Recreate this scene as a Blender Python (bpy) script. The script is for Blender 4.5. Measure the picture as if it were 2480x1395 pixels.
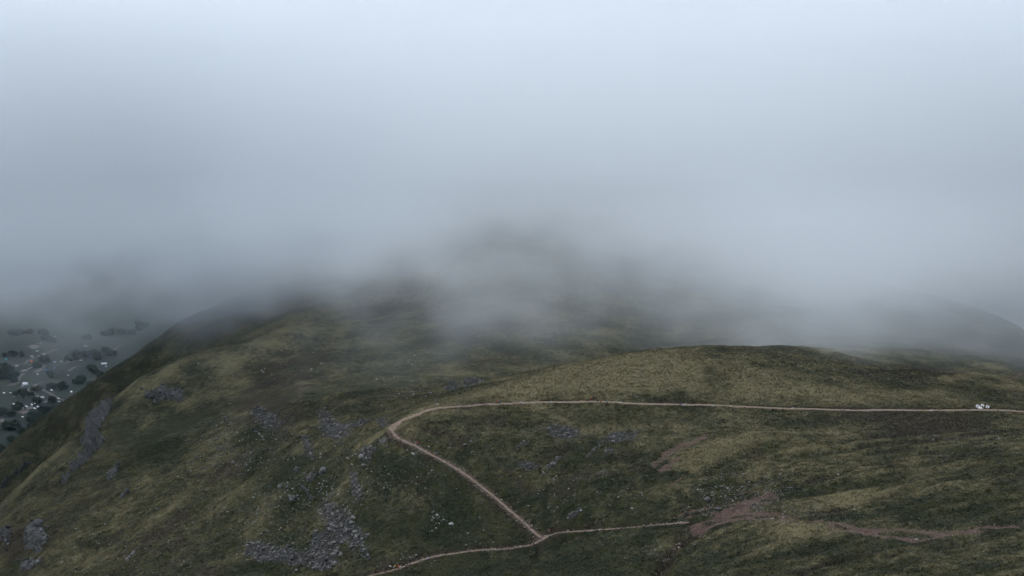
import bpy, bmesh, math, random
import numpy as np
from mathutils import Vector, Matrix

for o in list(bpy.data.objects):
    bpy.data.objects.remove(o)
SC = bpy.context.scene
COL = SC.collection
R = math.radians
random.seed(7)
RNG = np.random.default_rng(7)
EYE = 720.0                      # metres above the valley floor

# ---------------------------------------------------------------- camera, sky, sun, exposure
F_PX = 4000.0
PITCH = math.atan((697.5 - 250) / F_PX)
cam_d = bpy.data.cameras.new("camera")
cam = bpy.data.objects.new("camera", cam_d)
COL.objects.link(cam)
cam.location = (0, 0, EYE)
cam.rotation_euler = (R(90) - PITCH, 0, 0)
cam_d.sensor_width = 36.0
cam_d.lens = 36.0 * F_PX / 2480.0
cam_d.clip_start = 1.0
cam_d.clip_end = 40000.0
SC.camera = cam

SUN_EL, SUN_AZ = R(42), R(-72)    # azimuth measured from +Y (the view) towards +X
OVERCAST = 10.8
world = bpy.data.worlds.new("World")
SC.world = world
world.use_nodes = True
wn = world.node_tree
bg = wn.nodes["Background"]
sky = wn.nodes.new("ShaderNodeTexSky")
sky.sky_type = 'NISHITA'
sky.sun_disc = False
sky.sun_elevation = SUN_EL
sky.sun_rotation = SUN_AZ
sky.altitude = 800
sky.air_density = 1.0
sky.dust_density = 1.0
sky.ozone_density = 2.0
# an overcast deck over that sky: brighter overhead than at the horizon, a soft glow round the veiled sun
def WN(kind, **kw):
    n = wn.nodes.new(kind)
    for k, v in kw.items(): setattr(n, k, v)
    return n
def WM(op, a, b=None):
    n = WN("ShaderNodeMath", operation=op)
    for k, x in enumerate((a, b)):
        if x is None: continue
        if isinstance(x, (int, float)): n.inputs[k].default_value = x
        else: wn.links.new(x, n.inputs[k])
    return n.outputs[0]
wdir = WN("ShaderNodeTexCoord").outputs["Generated"]
wsep = WN("ShaderNodeSeparateXYZ"); wn.links.new(wdir, wsep.inputs[0])
wdot = WN("ShaderNodeVectorMath", operation='DOT_PRODUCT'); wn.links.new(wdir, wdot.inputs[0])
wdot.inputs[1].default_value = (math.sin(SUN_AZ) * math.cos(SUN_EL), math.cos(SUN_AZ) * math.cos(SUN_EL), math.sin(SUN_EL))
deck = WM('MULTIPLY_ADD', WM('MAXIMUM', wsep.outputs[2], 0.0), 0.9); deck.node.inputs[2].default_value = 0.75
glow = WM('POWER', WM('MAXIMUM', wdot.outputs["Value"], 0.0), 6.0)
deck = WM('ADD', deck, WM('MULTIPLY', glow, 0.35))
deck = WM('MULTIPLY', deck, OVERCAST)
wtint = WN("ShaderNodeMix", data_type='RGBA', blend_type='MULTIPLY'); wtint.inputs[0].default_value = 1.0
wn.links.new(deck, wtint.inputs[6]); wtint.inputs[7].default_value = (0.86, 0.96, 1.10, 1)
wmix = WN("ShaderNodeMix", data_type='RGBA'); wmix.inputs[0].default_value = 0.88
wn.links.new(sky.outputs[0], wmix.inputs[6]); wn.links.new(wtint.outputs[2], wmix.inputs[7])
wn.links.new(wmix.outputs[2], bg.inputs[0])
bg.inputs[1].default_value = 0.055

sun_d = bpy.data.lights.new("sun", 'SUN')
sun_d.energy = 1.15
sun_d.angle = R(12)
sun_d.color = (1.0, 0.95, 0.88)
sun = bpy.data.objects.new("sun", sun_d)
COL.objects.link(sun)
_sd = Vector((math.sin(SUN_AZ) * math.cos(SUN_EL), math.cos(SUN_AZ) * math.cos(SUN_EL), math.sin(SUN_EL)))
sun.rotation_euler = _sd.to_track_quat('Z', 'Y').to_euler()
sun.location = (0, 0, EYE + 400)

SC.view_settings.view_transform = 'Standard'
SC.view_settings.look = 'None'
SC.view_settings.exposure = 0.62
SC.view_settings.gamma = 1.0
SC.view_settings.use_curve_mapping = False
SC.render.engine = 'CYCLES'
SC.cycles.max_bounces = 6
SC.cycles.diffuse_bounces = 2
SC.cycles.glossy_bounces = 1
SC.cycles.transmission_bounces = 1
SC.cycles.volume_bounces = 4
SC.cycles.transparent_max_bounces = 4
SC.cycles.volume_max_steps = 256
SC.cycles.volume_step_rate = 1.0
SC.cycles.use_denoising = True
SC.cycles.use_adaptive_sampling = True
SC.cycles.adaptive_threshold = 0.05
SC.cycles.adaptive_min_samples = 16
SC.render.use_persistent_data = False

# ---------------------------------------------------------------- helpers
def link(o, parent=None):
    COL.objects.link(o)
    if parent is not None:
        o.parent = parent
    return o

def tag(o, label=None, cat=None, group=None, kind=None):
    if label: o["label"] = label
    if cat: o["category"] = cat
    if group: o["group"] = group
    if kind: o["kind"] = kind
    return o

def mesh_obj(name, verts, faces, mat, parent=None, smooth=False):
    me = bpy.data.meshes.new(name)
    me.from_pydata([tuple(v) for v in verts], [], [tuple(f) for f in faces])
    if mat: me.materials.append(mat)
    if smooth: me.polygons.foreach_set("use_smooth", [True] * len(me.polygons))
    me.update()
    return link(bpy.data.objects.new(name, me), parent)

def grid_mesh(name, X, Y, Z, mat):
    """a sheet from 2-D arrays, fast"""
    h, w = X.shape
    me = bpy.data.meshes.new(name)
    co = np.stack([X, Y, Z], -1).reshape(-1, 3).astype(np.float32)
    i = np.arange(h * w).reshape(h, w)
    q = np.stack([i[:-1, :-1], i[:-1, 1:], i[1:, 1:], i[1:, :-1]], -1).reshape(-1, 4).astype(np.int32)
    me.vertices.add(len(co)); me.vertices.foreach_set("co", co.ravel())
    me.loops.add(q.size); me.loops.foreach_set("vertex_index", q.ravel())
    me.polygons.add(len(q))
    me.polygons.foreach_set("loop_start", np.arange(0, q.size, 4, dtype=np.int32))
    me.polygons.foreach_set("loop_total", np.full(len(q), 4, np.int32))
    me.polygons.foreach_set("use_smooth", np.ones(len(q), bool))
    me.materials.append(mat)
    me.update(calc_edges=True)
    return link(bpy.data.objects.new(name, me))

def soup(name, V, Fc, mat, parent=None):
    """one mesh from big numpy arrays: V (n,3), Fc (m,3) triangles"""
    me = bpy.data.meshes.new(name)
    me.vertices.add(len(V)); me.vertices.foreach_set("co", np.asarray(V, np.float32).ravel())
    Fc = np.asarray(Fc, np.int32)
    me.loops.add(Fc.size); me.loops.foreach_set("vertex_index", Fc.ravel())
    me.polygons.add(len(Fc))
    me.polygons.foreach_set("loop_start", np.arange(0, Fc.size, 3, dtype=np.int32))
    me.polygons.foreach_set("loop_total", np.full(len(Fc), 3, np.int32))
    if mat: me.materials.append(mat)
    me.update(calc_edges=True)
    return link(bpy.data.objects.new(name, me), parent)

# --- noise
_PERM = np.random.default_rng(11).permutation(4096)
_ANG = np.random.default_rng(12).random(4096) * 2 * np.pi
def perlin(x, y, seed=0):
    x = np.asarray(x, float); y = np.asarray(y, float)
    xi = np.floor(x).astype(np.int64); yi = np.floor(y).astype(np.int64)
    fx, fy = x - xi, y - yi
    def g(ix, iy, dx, dy):
        a = _ANG[_PERM[(_PERM[(ix + seed * 131) & 4095] + iy + seed) & 4095]]
        return np.cos(a) * dx + np.sin(a) * dy
    u = fx * fx * fx * (fx * (fx * 6 - 15) + 10); v = fy * fy * fy * (fy * (fy * 6 - 15) + 10)
    a = g(xi, yi, fx, fy); b = g(xi + 1, yi, fx - 1, fy)
    c = g(xi, yi + 1, fx, fy - 1); d = g(xi + 1, yi + 1, fx - 1, fy - 1)
    return 1.5 * ((a * (1 - u) + b * u) * (1 - v) + (c * (1 - u) + d * u) * v)
def fbm(x, y, n=4, seed=0, gain=0.5):
    s, a, t = 0.0, 1.0, 0.0
    for k in range(n):
        s = s + a * perlin(x * 2 ** k, y * 2 ** k, seed + k * 7); t += a; a *= gain
    return s / t
def sstep(a, b, x):
    t = np.clip((x - a) / (b - a), 0, 1)
    return t * t * (3 - 2 * t)

# ---------------------------------------------------------------- the lie of the land
SP, CP = math.sin(PITCH), math.cos(PITCH)
def ray(u, v):
    """sight line of a point of the photograph (2480 x 1395), used to survey where things stand"""
    u = np.asarray(u, float); v = np.asarray(v, float)
    a = (u - 1240.0) / F_PX; b = -(v - 697.5) / F_PX
    return np.stack([a, CP + b * SP, -SP + b * CP], -1)

SURVEY = [  # u, v, depth
(85,1050,1150),(0,1110,1120),(208,953,1180),(326,866,1230),(427,783,1280),(150,999,1165),
(0,1226,960),(113,1113,1000),(159,1079,1012),(261,976,1060),(351,928,1100),(391,908,1120),(427,878,1145),
(570,760,1250),(700,690,1270),(870,690,1260),(700,800,1150),(700,900,1030),(500,850,1140),(500,950,1020),(400,1000,1000),
(400,1100,930),(300,1100,950),(300,1250,860),(150,1250,880),(150,1395,815),(0,1395,850),(500,1250,815),(300,1395,775),(500,1395,735),(600,1100,880),
(600,1200,820),(750,1000,910),(750,1100,830),(750,1250,765),(750,1395,705),(900,1100,775),(900,1200,740),(900,1300,705),(900,1395,680),
(1000,1090,760),(1060,1105,752),(1180,1190,725),(1320,1305,697),(950,1040,783),(1000,1000,800),(1075,980,815),
(900,1000,890),(950,970,910),(1050,950,930),(1100,920,960),(1000,900,1000),(1200,880,1020),(1150,800,1090),(1150,700,1180),(1150,600,1270),
(1000,750,1180),(1400,820,1090),(1400,750,1150),(1400,650,1250),(1600,800,1150),(1600,700,1250),
(1230,930,840),(1380,890,868),(1520,855,905),(1700,840,940),(1850,838,980),(1850,760,1150),(1800,680,1300),(2000,850,960),(2000,780,1130),(2000,700,1300),
(2200,900,930),(2200,820,1080),(2200,720,1300),(2320,735,1350),(2480,800,1330),(2400,850,1120),(2480,850,1200),(2300,880,980),(2370,880,985),(2480,920,950),(2480,960,880),
(1200,977,812),(1400,971,812),(1650,980,812),(1900,988,815),(2200,993,820),(2480,997,822),
(1200,1050,775),(1200,1150,735),(1400,1050,770),(1400,1150,725),(1400,1230,697),(1600,1050,770),(1600,1150,720),(1600,1250,680),
(1800,1050,765),(1800,1130,720),(1800,1200,690),(2100,1050,765),(2100,1150,700),(2100,1250,650),(2100,1300,620),(2300,1100,720),(2300,1200,660),(2300,1300,605),(2300,1395,540),
(2480,1100,715),(2480,1200,650),(2480,1300,590),(2480,1395,520),
(1500,1280,682),(1420,1290,690),(1700,1270,668),(1800,1250,665),(1650,1330,645),(1560,1395,620),(1400,1395,640),(1200,1395,655),(1050,1395,668),
(1750,1300,640),(1750,1395,585),(1900,1300,630),(1900,1395,570),(2100,1395,550),
]
UNSEEN = [  # x, y, z: behind ridges and beyond the frame
(-303,1075,-262),(-322,1040,-286),(-280,1120,-232),(-256,1185,-203),
(-450,1250,-400),(-285,1400,-222),(-295,1500,-225),(-335,1320,-262),(-430,1400,-340),(-400,1600,-270),(-460,1100,-430),(-450,950,-400),(-420,820,-350),
(70,1000,-160),(40,960,-161),(110,1000,-161),
(450,1450,-250),(500,1300,-260),(150,430,-140),(0,430,-168),(-110,500,-195),(-260,560,-232),(320,430,-130),(420,650,-158),(450,850,-160),(430,1050,-185),
(0,1750,-40),(-200,1750,-110),(300,1750,-90),(-400,1800,-330),(500,1750,-260),(100,1500,-75),(250,1500,-118),
]
def tps_surface(P, S=100.0, lam=0.02):
    n = len(P); Q = P[:, :2] / S
    r2 = ((Q[:, None] - Q[None]) ** 2).sum(-1)
    K = 0.5 * r2 * np.log(r2 + 1e-12) + np.eye(n) * lam
    B = np.c_[np.ones(n), Q]
    w = np.linalg.solve(np.block([[K, B], [B.T, np.zeros((3, 3))]]), np.r_[P[:, 2], 0, 0, 0])
    def f(x, y):
        shp = np.shape(x); x = np.ravel(x) / S; y = np.ravel(y) / S; out = np.empty(len(x))
        for i in range(0, len(x), 60000):
            xs, ys = x[i:i + 60000, None], y[i:i + 60000, None]
            d = (xs - Q[None, :, 0]) ** 2 + (ys - Q[None, :, 1]) ** 2
            out[i:i + 60000] = (0.5 * d * np.log(d + 1e-12)) @ w[:-3] + w[-3] + w[-2] * xs[:, 0] + w[-1] * ys[:, 0]
        return out.reshape(shp)
    return f
_P = np.array([ray(u, v) * D for u, v, D in SURVEY] + [np.array(p, float) for p in UNSEEN])
base_height = tps_surface(_P)

def axis(*parts):
    out = []
    for a, b, s in parts:
        out.append(np.arange(a, b, s))
    return np.concatenate(out)
GX = axis((-760, -400, 9.0), (-400, -330, 3.0), (-330, 330, 1.2), (330, 420, 3.0), (420, 780, 9.0))
GY = axis((300, 500, 4.0), (500, 900, 1.0), (900, 1080, 1.5), (1080, 1400, 3.0), (1400, 1960, 8.0))
MX, MY = np.meshgrid(GX, GY)
# thin-plate surface on a coarse lattice, then cubic-free bilinear refinement of a smooth field is enough at 4 m
_cx = np.arange(-770, 800, 5.0); _cy = np.arange(290, 1990, 5.0)
_cz = base_height(*np.meshgrid(_cx, _cy))
def _cubic(Zc, x, y):
    i = (x - _cx[0]) / 5.0; j = (y - _cy[0]) / 5.0
    i0 = np.clip(np.floor(i).astype(int), 1, len(_cx) - 3); j0 = np.clip(np.floor(j).astype(int), 1, len(_cy) - 3)
    fi, fj = i - i0, j - j0
    def w(t): return ((-t + 2 * t * t - t ** 3) / 2, (2 - 5 * t * t + 3 * t ** 3) / 2, (t + 4 * t * t - 3 * t ** 3) / 2, (-t * t + t ** 3) / 2)
    wi, wj = w(fi), w(fj); s = 0.0
    for a in range(4):
        r = 0.0
        for b in range(4):
            r = r + wi[b] * Zc[j0 + a - 1, i0 + b - 1]
        s = s + wj[a] * r
    return s
HZ = _cubic(_cz, MX, MY)
# beyond the survey the flanks run down towards the valley floor
HZ = np.where(HZ > -100, -100 + 24 * np.tanh((HZ + 100) / 24), HZ)      # a broad rounded top, lost in the cloud
_edge = np.maximum(sstep(-430, -760, MX), sstep(500, 780, MX))
HZ = HZ * (1 - _edge) + (-722) * _edge

def sample(Zg, x, y):
    i = np.clip(np.searchsorted(GX, x, side='right') - 1, 0, len(GX) - 2)
    j = np.clip(np.searchsorted(GY, y, side='right') - 1, 0, len(GY) - 2)
    fi = np.clip((x - GX[i]) / (GX[i + 1] - GX[i]), 0, 1); fj = np.clip((y - GY[j]) / (GY[j + 1] - GY[j]), 0, 1)
    return (Zg[j, i] * (1 - fi) + Zg[j, i + 1] * fi) * (1 - fj) + (Zg[j + 1, i] * (1 - fi) + Zg[j + 1, i + 1] * fi) * fj
def ground(x, y):
    return sample(HZ, np.asarray(x, float), np.asarray(y, float))
def locate(u, v):
    """where the sight line of a photograph point meets the hill; (n,3)"""
    d = ray(np.atleast_1d(u), np.atleast_1d(v)); n = len(d)
    got = np.full(n, np.nan); prev = np.full(n, 440.0)
    for D in np.arange(442.0, 1900.0, 2.0):
        p = d * D
        hit = np.isnan(got) & (p[:, 2] < ground(p[:, 0], p[:, 1]))
        got[hit] = D
    lo, hi = got - 2, got.copy()
    for _ in range(8):
        m = (lo + hi) / 2; p = d * m[:, None]
        under = p[:, 2] < ground(p[:, 0], p[:, 1])
        hi = np.where(under, m, hi); lo = np.where(under, lo, m)
    return d * hi[:, None]
def spline(P, step):
    """Catmull-Rom through (n,k) points, resampled about every step"""
    P = np.asarray(P, float); Q = np.vstack([2 * P[0] - P[1], P, 2 * P[-1] - P[-2]]); out = []
    for k in range(1, len(Q) - 2):
        n = max(2, int(np.linalg.norm(Q[k + 1][:2] - Q[k][:2]) / step))
        t = np.linspace(0, 1, n, endpoint=False)[:, None]
        p0, p1, p2, p3 = Q[k - 1], Q[k], Q[k + 1], Q[k + 2]
        out.append(0.5 * (2 * p1 + (p2 - p0) * t + (2 * p0 - 5 * p1 + 4 * p2 - p3) * t ** 2 + (3 * p1 - p0 - 3 * p2 + p3) * t ** 3))
    return np.vstack(out + [P[-1:]])
def line_field(P, reach):
    """distance of the hill's grid points to a polyline (inf beyond reach), signed side, and arc parameter"""
    dist = np.full(MX.shape, np.inf); side = np.zeros(MX.shape); arc = np.zeros(MX.shape)
    i0 = np.searchsorted(GX, P[:, 0].min() - reach); i1 = np.searchsorted(GX, P[:, 0].max() + reach)
    j0 = np.searchsorted(GY, P[:, 1].min() - reach); j1 = np.searchsorted(GY, P[:, 1].max() + reach)
    for k in range(len(P) - 1):
        a, b = P[k, :2], P[k + 1, :2]
        ii = slice(max(np.searchsorted(GX, min(a[0], b[0]) - reach), 0), np.searchsorted(GX, max(a[0], b[0]) + reach))
        jj = slice(max(np.searchsorted(GY, min(a[1], b[1]) - reach), 0), np.searchsorted(GY, max(a[1], b[1]) + reach))
        x, y = MX[jj, ii], MY[jj, ii]
        if x.size == 0: continue
        ab = b - a; L2 = ab @ ab + 1e-9
        t = np.clip(((x - a[0]) * ab[0] + (y - a[1]) * ab[1]) / L2, 0, 1)
        d = np.hypot(x - a[0] - t * ab[0], y - a[1] - t * ab[1])
        s = np.sign(ab[0] * (y - a[1]) - ab[1] * (x - a[0]))
        m = (d < dist[jj, ii]) & (d < reach)
        dist[jj, ii] = np.where(m, d, dist[jj, ii]); side[jj, ii] = np.where(m, s, side[jj, ii]); arc[jj, ii] = np.where(m, k + t, arc[jj, ii])
    return dist, side, arc

# relief of the hillside: lumps, downslope runnels on the left flank, long grassy swells on the right
fade_n = sstep(1500, 1000, MY)
HZ += 1.6 * fbm(MX / 55, MY / 55, 3, 1) + 0.9 * fbm(MX / 17, MY / 17, 3, 2) * fade_n
_left = sstep(0, -90, MX)
HZ += _left * 1.9 * fbm((MX + 0.14 * MY) / 15, (MY - 0.2 * MX) / 95, 3, 3) * sstep(640, 740, MY)
_right = sstep(20, 110, MX) * sstep(800, 730, MY)
_wx = 9 * fbm(MX / 60, MY / 60, 2, 15)
_a = (MX * 0.93 + MY * 0.37) / 60; _b = (-MX * 0.37 + MY * 0.93 + _wx) / 13.0
RIDGE = 0.45 - np.abs(fbm(_a, _b, 3, 5, 0.38)) * 1.5
HZ += _right * (RIDGE * 1.5 + 0.4 * fbm(_a * 2.4, _b * 2.2, 2, 6))
_far = sstep(850, 920, MY) * sstep(60, 150, MX)
HZ += 0.75 * fbm(MX / 8, MY / 8, 2, 9) * sstep(820, 900, MY) * sstep(1500, 1300, MY)
HZ += _far * 1.5 * fbm(MX / 60, MY / 22, 3, 8)

# ---------------------------------------------------------------- blobs: patches of ground given by centre, half axes and turn
class Blob:
    def __init__(self, u, v, ru, rv, ang=0.0):
        c, s = math.cos(R(ang)), math.sin(R(ang))
        p0 = locate(u, v)[0]; e = 10.0
        gx = (ground(p0[0] + e, p0[1]) - ground(p0[0] - e, p0[1])) / (2 * e); gy = (ground(p0[0], p0[1] + e) - ground(p0[0], p0[1] - e)) / (2 * e)
        nrm = np.array([-float(gx), -float(gy), 1.0])
        view = p0 / np.linalg.norm(p0)
        if -(view @ nrm) < 0.10 * np.linalg.norm(nrm):      # seen almost edge on: keep the patch from stretching without end
            nrm = nrm - view * (0.10 * np.linalg.norm(nrm) + view @ nrm)
        d = ray([u + c * ru, u + s * rv, u - c * ru, u - s * rv], [v - s * ru, v - c * rv, v + s * ru, v + c * rv])
        P = (d * ((p0 @ nrm) / (d @ nrm))[:, None])[:, :2]
        self.c = p0[:2]
        a = (P[0] - P[2]) / 2; b = (P[1] - P[3]) / 2
        self.M = np.linalg.inv(np.stack([a, b], 1)); self.A = np.stack([a, b], 1)
        self.reach = float(np.abs(self.A).sum(1).max()) * 1.9
    def dist(self, x, y):
        p = self.M @ np.stack([np.ravel(x) - self.c[0], np.ravel(y) - self.c[1]])
        return np.hypot(p[0], p[1]).reshape(np.shape(x))
    def window(self):
        i = np.searchsorted(GX, [self.c[0] - self.reach, self.c[0] + self.reach])
        j = np.searchsorted(GY, [self.c[1] - self.reach, self.c[1] + self.reach])
        return slice(j[0], j[1]), slice(i[0], i[1])
    def points(self, n, rng, rough=0.75, seed=0):
        """random ground points inside, thinning at the ragged rim"""
        out = []
        while len(out) < n:
            q = rng.uniform(-1.3, 1.3, (n * 2, 2)); p = q @ self.A.T + self.c
            r = np.hypot(q[:, 0], q[:, 1]) + rough * fbm(p[:, 0] / 6, p[:, 1] / 6, 3, 40 + seed)
            keep = r < 1.12 - 0.55 * rng.random(len(r)) ** 2
            out += list(p[keep])
            n = n if len(out) else max(1, n)
        return np.array(out[:n])
def add_blob(field, b, amount, rough=0.4, soft=0.5, seed=0, scale=14.0):
    jj, ii = b.window()
    x, y = MX[jj, ii], MY[jj, ii]
    if x.size == 0: return
    r = b.dist(x, y) + rough * fbm(x / scale, y / scale, 3, 60 + seed)
    field[jj, ii] = np.clip(field[jj, ii] + amount * sstep(1 + soft, 1 - soft, r), -1, 1)

# ---------------------------------------------------------------- trails and water cuts
UPPER = [(2560,1001),(2480,997),(2380,993),(2250,994),(2050,993),(1920,989),(1780,984),(1650,980),(1500,975),(1400,973),(1330,974),(1240,977),
         (1160,981),(1085,985),(1040,992),(1000,1006),(966,1023),(950,1037),(952,1050),(968,1062),(1000,1077),(1040,1099),(1080,1120),(1120,1143),
         (1150,1165),(1200,1205),(1240,1240),(1280,1275),(1312,1306)]
LOWER = [(860,1408),(900,1393),(960,1379),(1000,1363),(1060,1346),(1120,1337),(1200,1331),(1265,1323),(1300,1314),(1330,1298),(1370,1288),(1440,1284),
         (1500,1280),(1560,1275),(1620,1269),(1672,1264)]
def trail_line(px, smooth):
    P = locate([p[0] for p in px], [p[1] for p in px])
    P = P[np.isfinite(P).all(1)]
    L = spline(P, 1.2)
    L[:, 2] = ground(L[:, 0], L[:, 1])
    k = np.hanning(smooth * 2 + 1); k /= k.sum()
    for c in (0, 1, 2):
        w = smooth if c == 2 else max(2, smooth // 4)
        kk = np.hanning(w * 2 + 3)[1:-1]; kk /= kk.sum()
        L[:, c] = np.convolve(np.pad(L[:, c], w, mode='edge'), kk, mode='valid')
    return L
PATHS = []
BARE = np.zeros(MX.shape)            # bare reddish earth, per grid point
WET = np.zeros(MX.shape)             # dark peat and heather
for px, half, sm in ((UPPER, 2.1, 10), (LOWER, 0.85, 5)):
    L = trail_line(px, sm)
    d, side, arc = line_field(L, 12.0)
    zc = np.interp(arc.ravel(), np.arange(len(L)), L[:, 2]).reshape(arc.shape)
    near = np.isfinite(d)
    wgt = np.where(near, sstep(half + 3.2, half + 0.3, np.where(near, d, 99)), 0)
    HZ = HZ * (1 - wgt) + (zc - 0.10) * wgt
    dd = np.where(near, d, 99)
    BARE += 0.55 * sstep(half + 1.3, half * 0.8, dd + 0.9 * fbm(MX / 3, MY / 3, 2, 31))
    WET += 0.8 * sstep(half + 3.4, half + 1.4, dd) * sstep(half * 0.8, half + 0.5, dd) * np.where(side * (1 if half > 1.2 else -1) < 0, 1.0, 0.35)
    PATHS.append((L, half))
CUTS = [  # polyline, depth, half width, bare earth, dark peat
    ([(1540,1420),(1590,1390),(1612,1355),(1640,1325),(1678,1292),(1712,1266)], 4.6, 3.6, 0.12, 1.0),
    ([(1712,1266),(1760,1240),(1800,1222),(1850,1200),(1890,1178)], 2.6, 3.4, 0.75, 0.3),
    ([(1890,1178),(1960,1166),(2060,1146),(2130,1126),(2230,1105)], 1.3, 2.0, 0.1, 0.9),
    ([(1760,1205),(1800,1190),(1845,1184),(1880,1192)], 1.4, 1.2, 0.7, 0.3),
    ([(1620,1262),(1660,1240),(1700,1232),(1760,1222),(1820,1206)], 0.9, 1.1, 0.7, 0.3),
    ([(1640,1262),(1690,1246),(1740,1243)], 0.7, 0.9, 0.8, 0.2),
    ([(1890,1405),(1940,1388),(1990,1370),(2040,1354),(2084,1342)], 3.0, 1.9, 0.1, 1.0),
    ([(2105,1370),(2140,1358),(2180,1345)], 2.2, 1.6, 0.1, 1.0),
    ([(2220,1400),(2260,1384),(2330,1372)], 2.0, 1.6, 0.1, 1.0),
    ([(1820,1246),(1900,1243),(1990,1238),(2080,1222),(2150,1206),(2230,1182)], 1.1, 1.3, 0.15, 1.0),
    ([(2140,1270),(2230,1255),(2330,1240),(2420,1236),(2500,1228)], 0.9, 1.1, 0.05, 0.9),
    ([(1312,1308),(1306,1335),(1286,1362),(1262,1395)], 1.8, 1.4, 0.2, 0.8),
    ([(1335,1322),(1400,1302),(1450,1292)], 0.9, 1.2, 0.5, 0.5),
    ([(1400,1285),(1430,1262),(1470,1240)], 1.0, 1.4, 0.2, 0.9),
    ([(1640,1178),(1625,1176),(1650,1158),(1676,1146)], 0.9, 0.9, 0.7, 0.5),
    ([(2330,1180),(2400,1170),(2490,1176)], 0.8, 1.0, 0.0, 0.9),
    ([(2140,806),(2200,808),(2260,796),(2300,790),(2350,786)], 1.6, 2.6, 0.1, 1.0),
    ([(1880,822),(1930,828),(1990,826)], 1.2, 2.0, 0.0, 0.8),
    ([(2060,905),(2120,897),(2200,893),(2290,884)], 1.4, 2.2, 0.0, 0.8),
    ([(2480,900),(2450,914),(2420,906)], 0.8, 1.6, 0.8, 0.2),
    ([(1290,968),(1380,965),(1460,967)], 0.7, 0.8, 0.0, 1.0),
    ([(1550,966),(1590,969),(1650,971),(1720,972)], 0.7, 0.8, 0.1, 1.0),
    ([(1380,1020),(1900,1096)], 0.0, 0.1, 0.0, 0.0),
]
for px, dep, hw, be, we in CUTS:
    if dep <= 0: continue
    P = locate([p[0] for p in px], [p[1] for p in px]); P = P[np.isfinite(P).all(1)]
    L = spline(P, 1.5)
    L[:, 0] += 0.7 * hw * fbm(np.arange(len(L)) / 5.0, np.full(len(L), dep), 2, 21)
    d, side, arc = line_field(L, 12.0)
    dd = np.where(np.isfinite(d), d, 99)
    ends = np.clip(np.minimum(arc, len(L) - 1 - arc) / 4.0, 0, 1)
    prof = np.exp(-(dd / hw) ** 2 * 0.9) * np.where(np.isfinite(d), ends, 0)
    HZ -= dep * prof * (0.8 + 0.4 * fbm(MX / 5, MY / 5, 2, 22))
    BARE += be * sstep(0.25, 0.8, prof + 0.35 * fbm(MX / 3.5, MY / 3.5, 3, 23))
    WET += we * sstep(0.2, 0.7, prof + 0.2 * fbm(MX / 3, MY / 3, 2, 24))
# the wide eroded trail that braids across the wet ground on the right
BRAID = [([(1690,1288),(1725,1272),(1765,1260),(1805,1256),(1850,1258),(1900,1264),(1960,1272),(2010,1281),(2050,1288),(2100,1289)], 2.6),
         ([(1790,1246),(1840,1242),(1900,1250),(1960,1262),(2030,1268),(2080,1280)], 2.2),
         ([(2100,1289),(2140,1284),(2200,1284),(2260,1290),(2330,1290),(2370,1286)], 2.4),
         ([(2090,1290),(2140,1300),(2190,1306),(2240,1306),(2300,1294)], 2.2),
         ([(2330,1288),(2390,1276),(2440,1276),(2500,1270)], 1.6)]
for px, hw in BRAID:
    P = locate([p[0] for p in px], [p[1] for p in px]); P = P[np.isfinite(P).all(1)]
    L = spline(P, 1.5); d, side, arc = line_field(L, 10.0)
    dd = np.where(np.isfinite(d), d, 99)
    n = fbm(MX / 4.5, MY / 4.5, 3, 26)
    n1m = fbm(MX / 1.7, MY / 1.7, 2, 27)
    BARE += 0.80 * sstep(1.35, 0.45, dd / hw + 1.1 * n + 0.7 * n1m)
    HZ -= 0.35 * sstep(1.2, 0.5, dd / hw + 0.9 * n)

# grassy swells between the water cuts
SWELL = np.zeros(MX.shape)
for px, hgt, hw in [([(1575,1178),(1650,1122),(1760,1082),(1880,1056),(2010,1050)], 3.2, 9.0), ([(1900,1172),(2050,1156),(2180,1152),(2300,1160)], 2.4, 8.0), ([(2040,1218),(2180,1190),(2330,1180),(2450,1190)], 2.0, 7.0),
        ([(1705,1345),(1790,1288),(1900,1282),(2050,1305),(2150,1325)], 2.6, 7.0), ([(2230,1262),(2350,1240),(2490,1228)], 1.8, 6.0), ([(2000,1392),(2140,1352),(2280,1330),(2480,1300)], 2.2, 6.0), ([(1400,1345),(1500,1310),(1610,1300)], 1.8, 7.0),
        ([(400,1180),(470,1110),(540,1040)], 2.2, 8.0), ([(300,1330),(420,1230),(520,1160)], 2.2, 9.0), ([(560,1360),(660,1240),(700,1180)], 2.0, 9.0), ([(560,900),(640,840),(740,790)], 3.0, 14.0)]:
    P = locate([p[0] for p in px], [p[1] for p in px]); P = P[np.isfinite(P).all(1)]
    L = spline(P, 3.0); d, side, arc = line_field(L, 3.2 * hw)
    dd = np.where(np.isfinite(d), d, 99) + 1.5 * fbm(MX / 12, MY / 12, 2, 29)
    ends = np.clip(np.minimum(arc, len(L) - 1 - arc) / 12.0, 0, 1)
    prof = np.exp(-(dd / hw) ** 2) * np.where(np.isfinite(d), ends, 0)
    HZ += hgt * prof; SWELL += prof
# finest relief that the sheet can carry: hummocks and tussocks
_ext = sstep(1150, 950, MY) * sstep(0.6, 0.2, BARE)
HZ += _ext * (0.32 * fbm(MX / 5.5, MY / 5.5, 2, 12) + 0.34 * perlin(MX / 2.9, MY / 2.6, 13) * sstep(1000, 800, MY))

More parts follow.
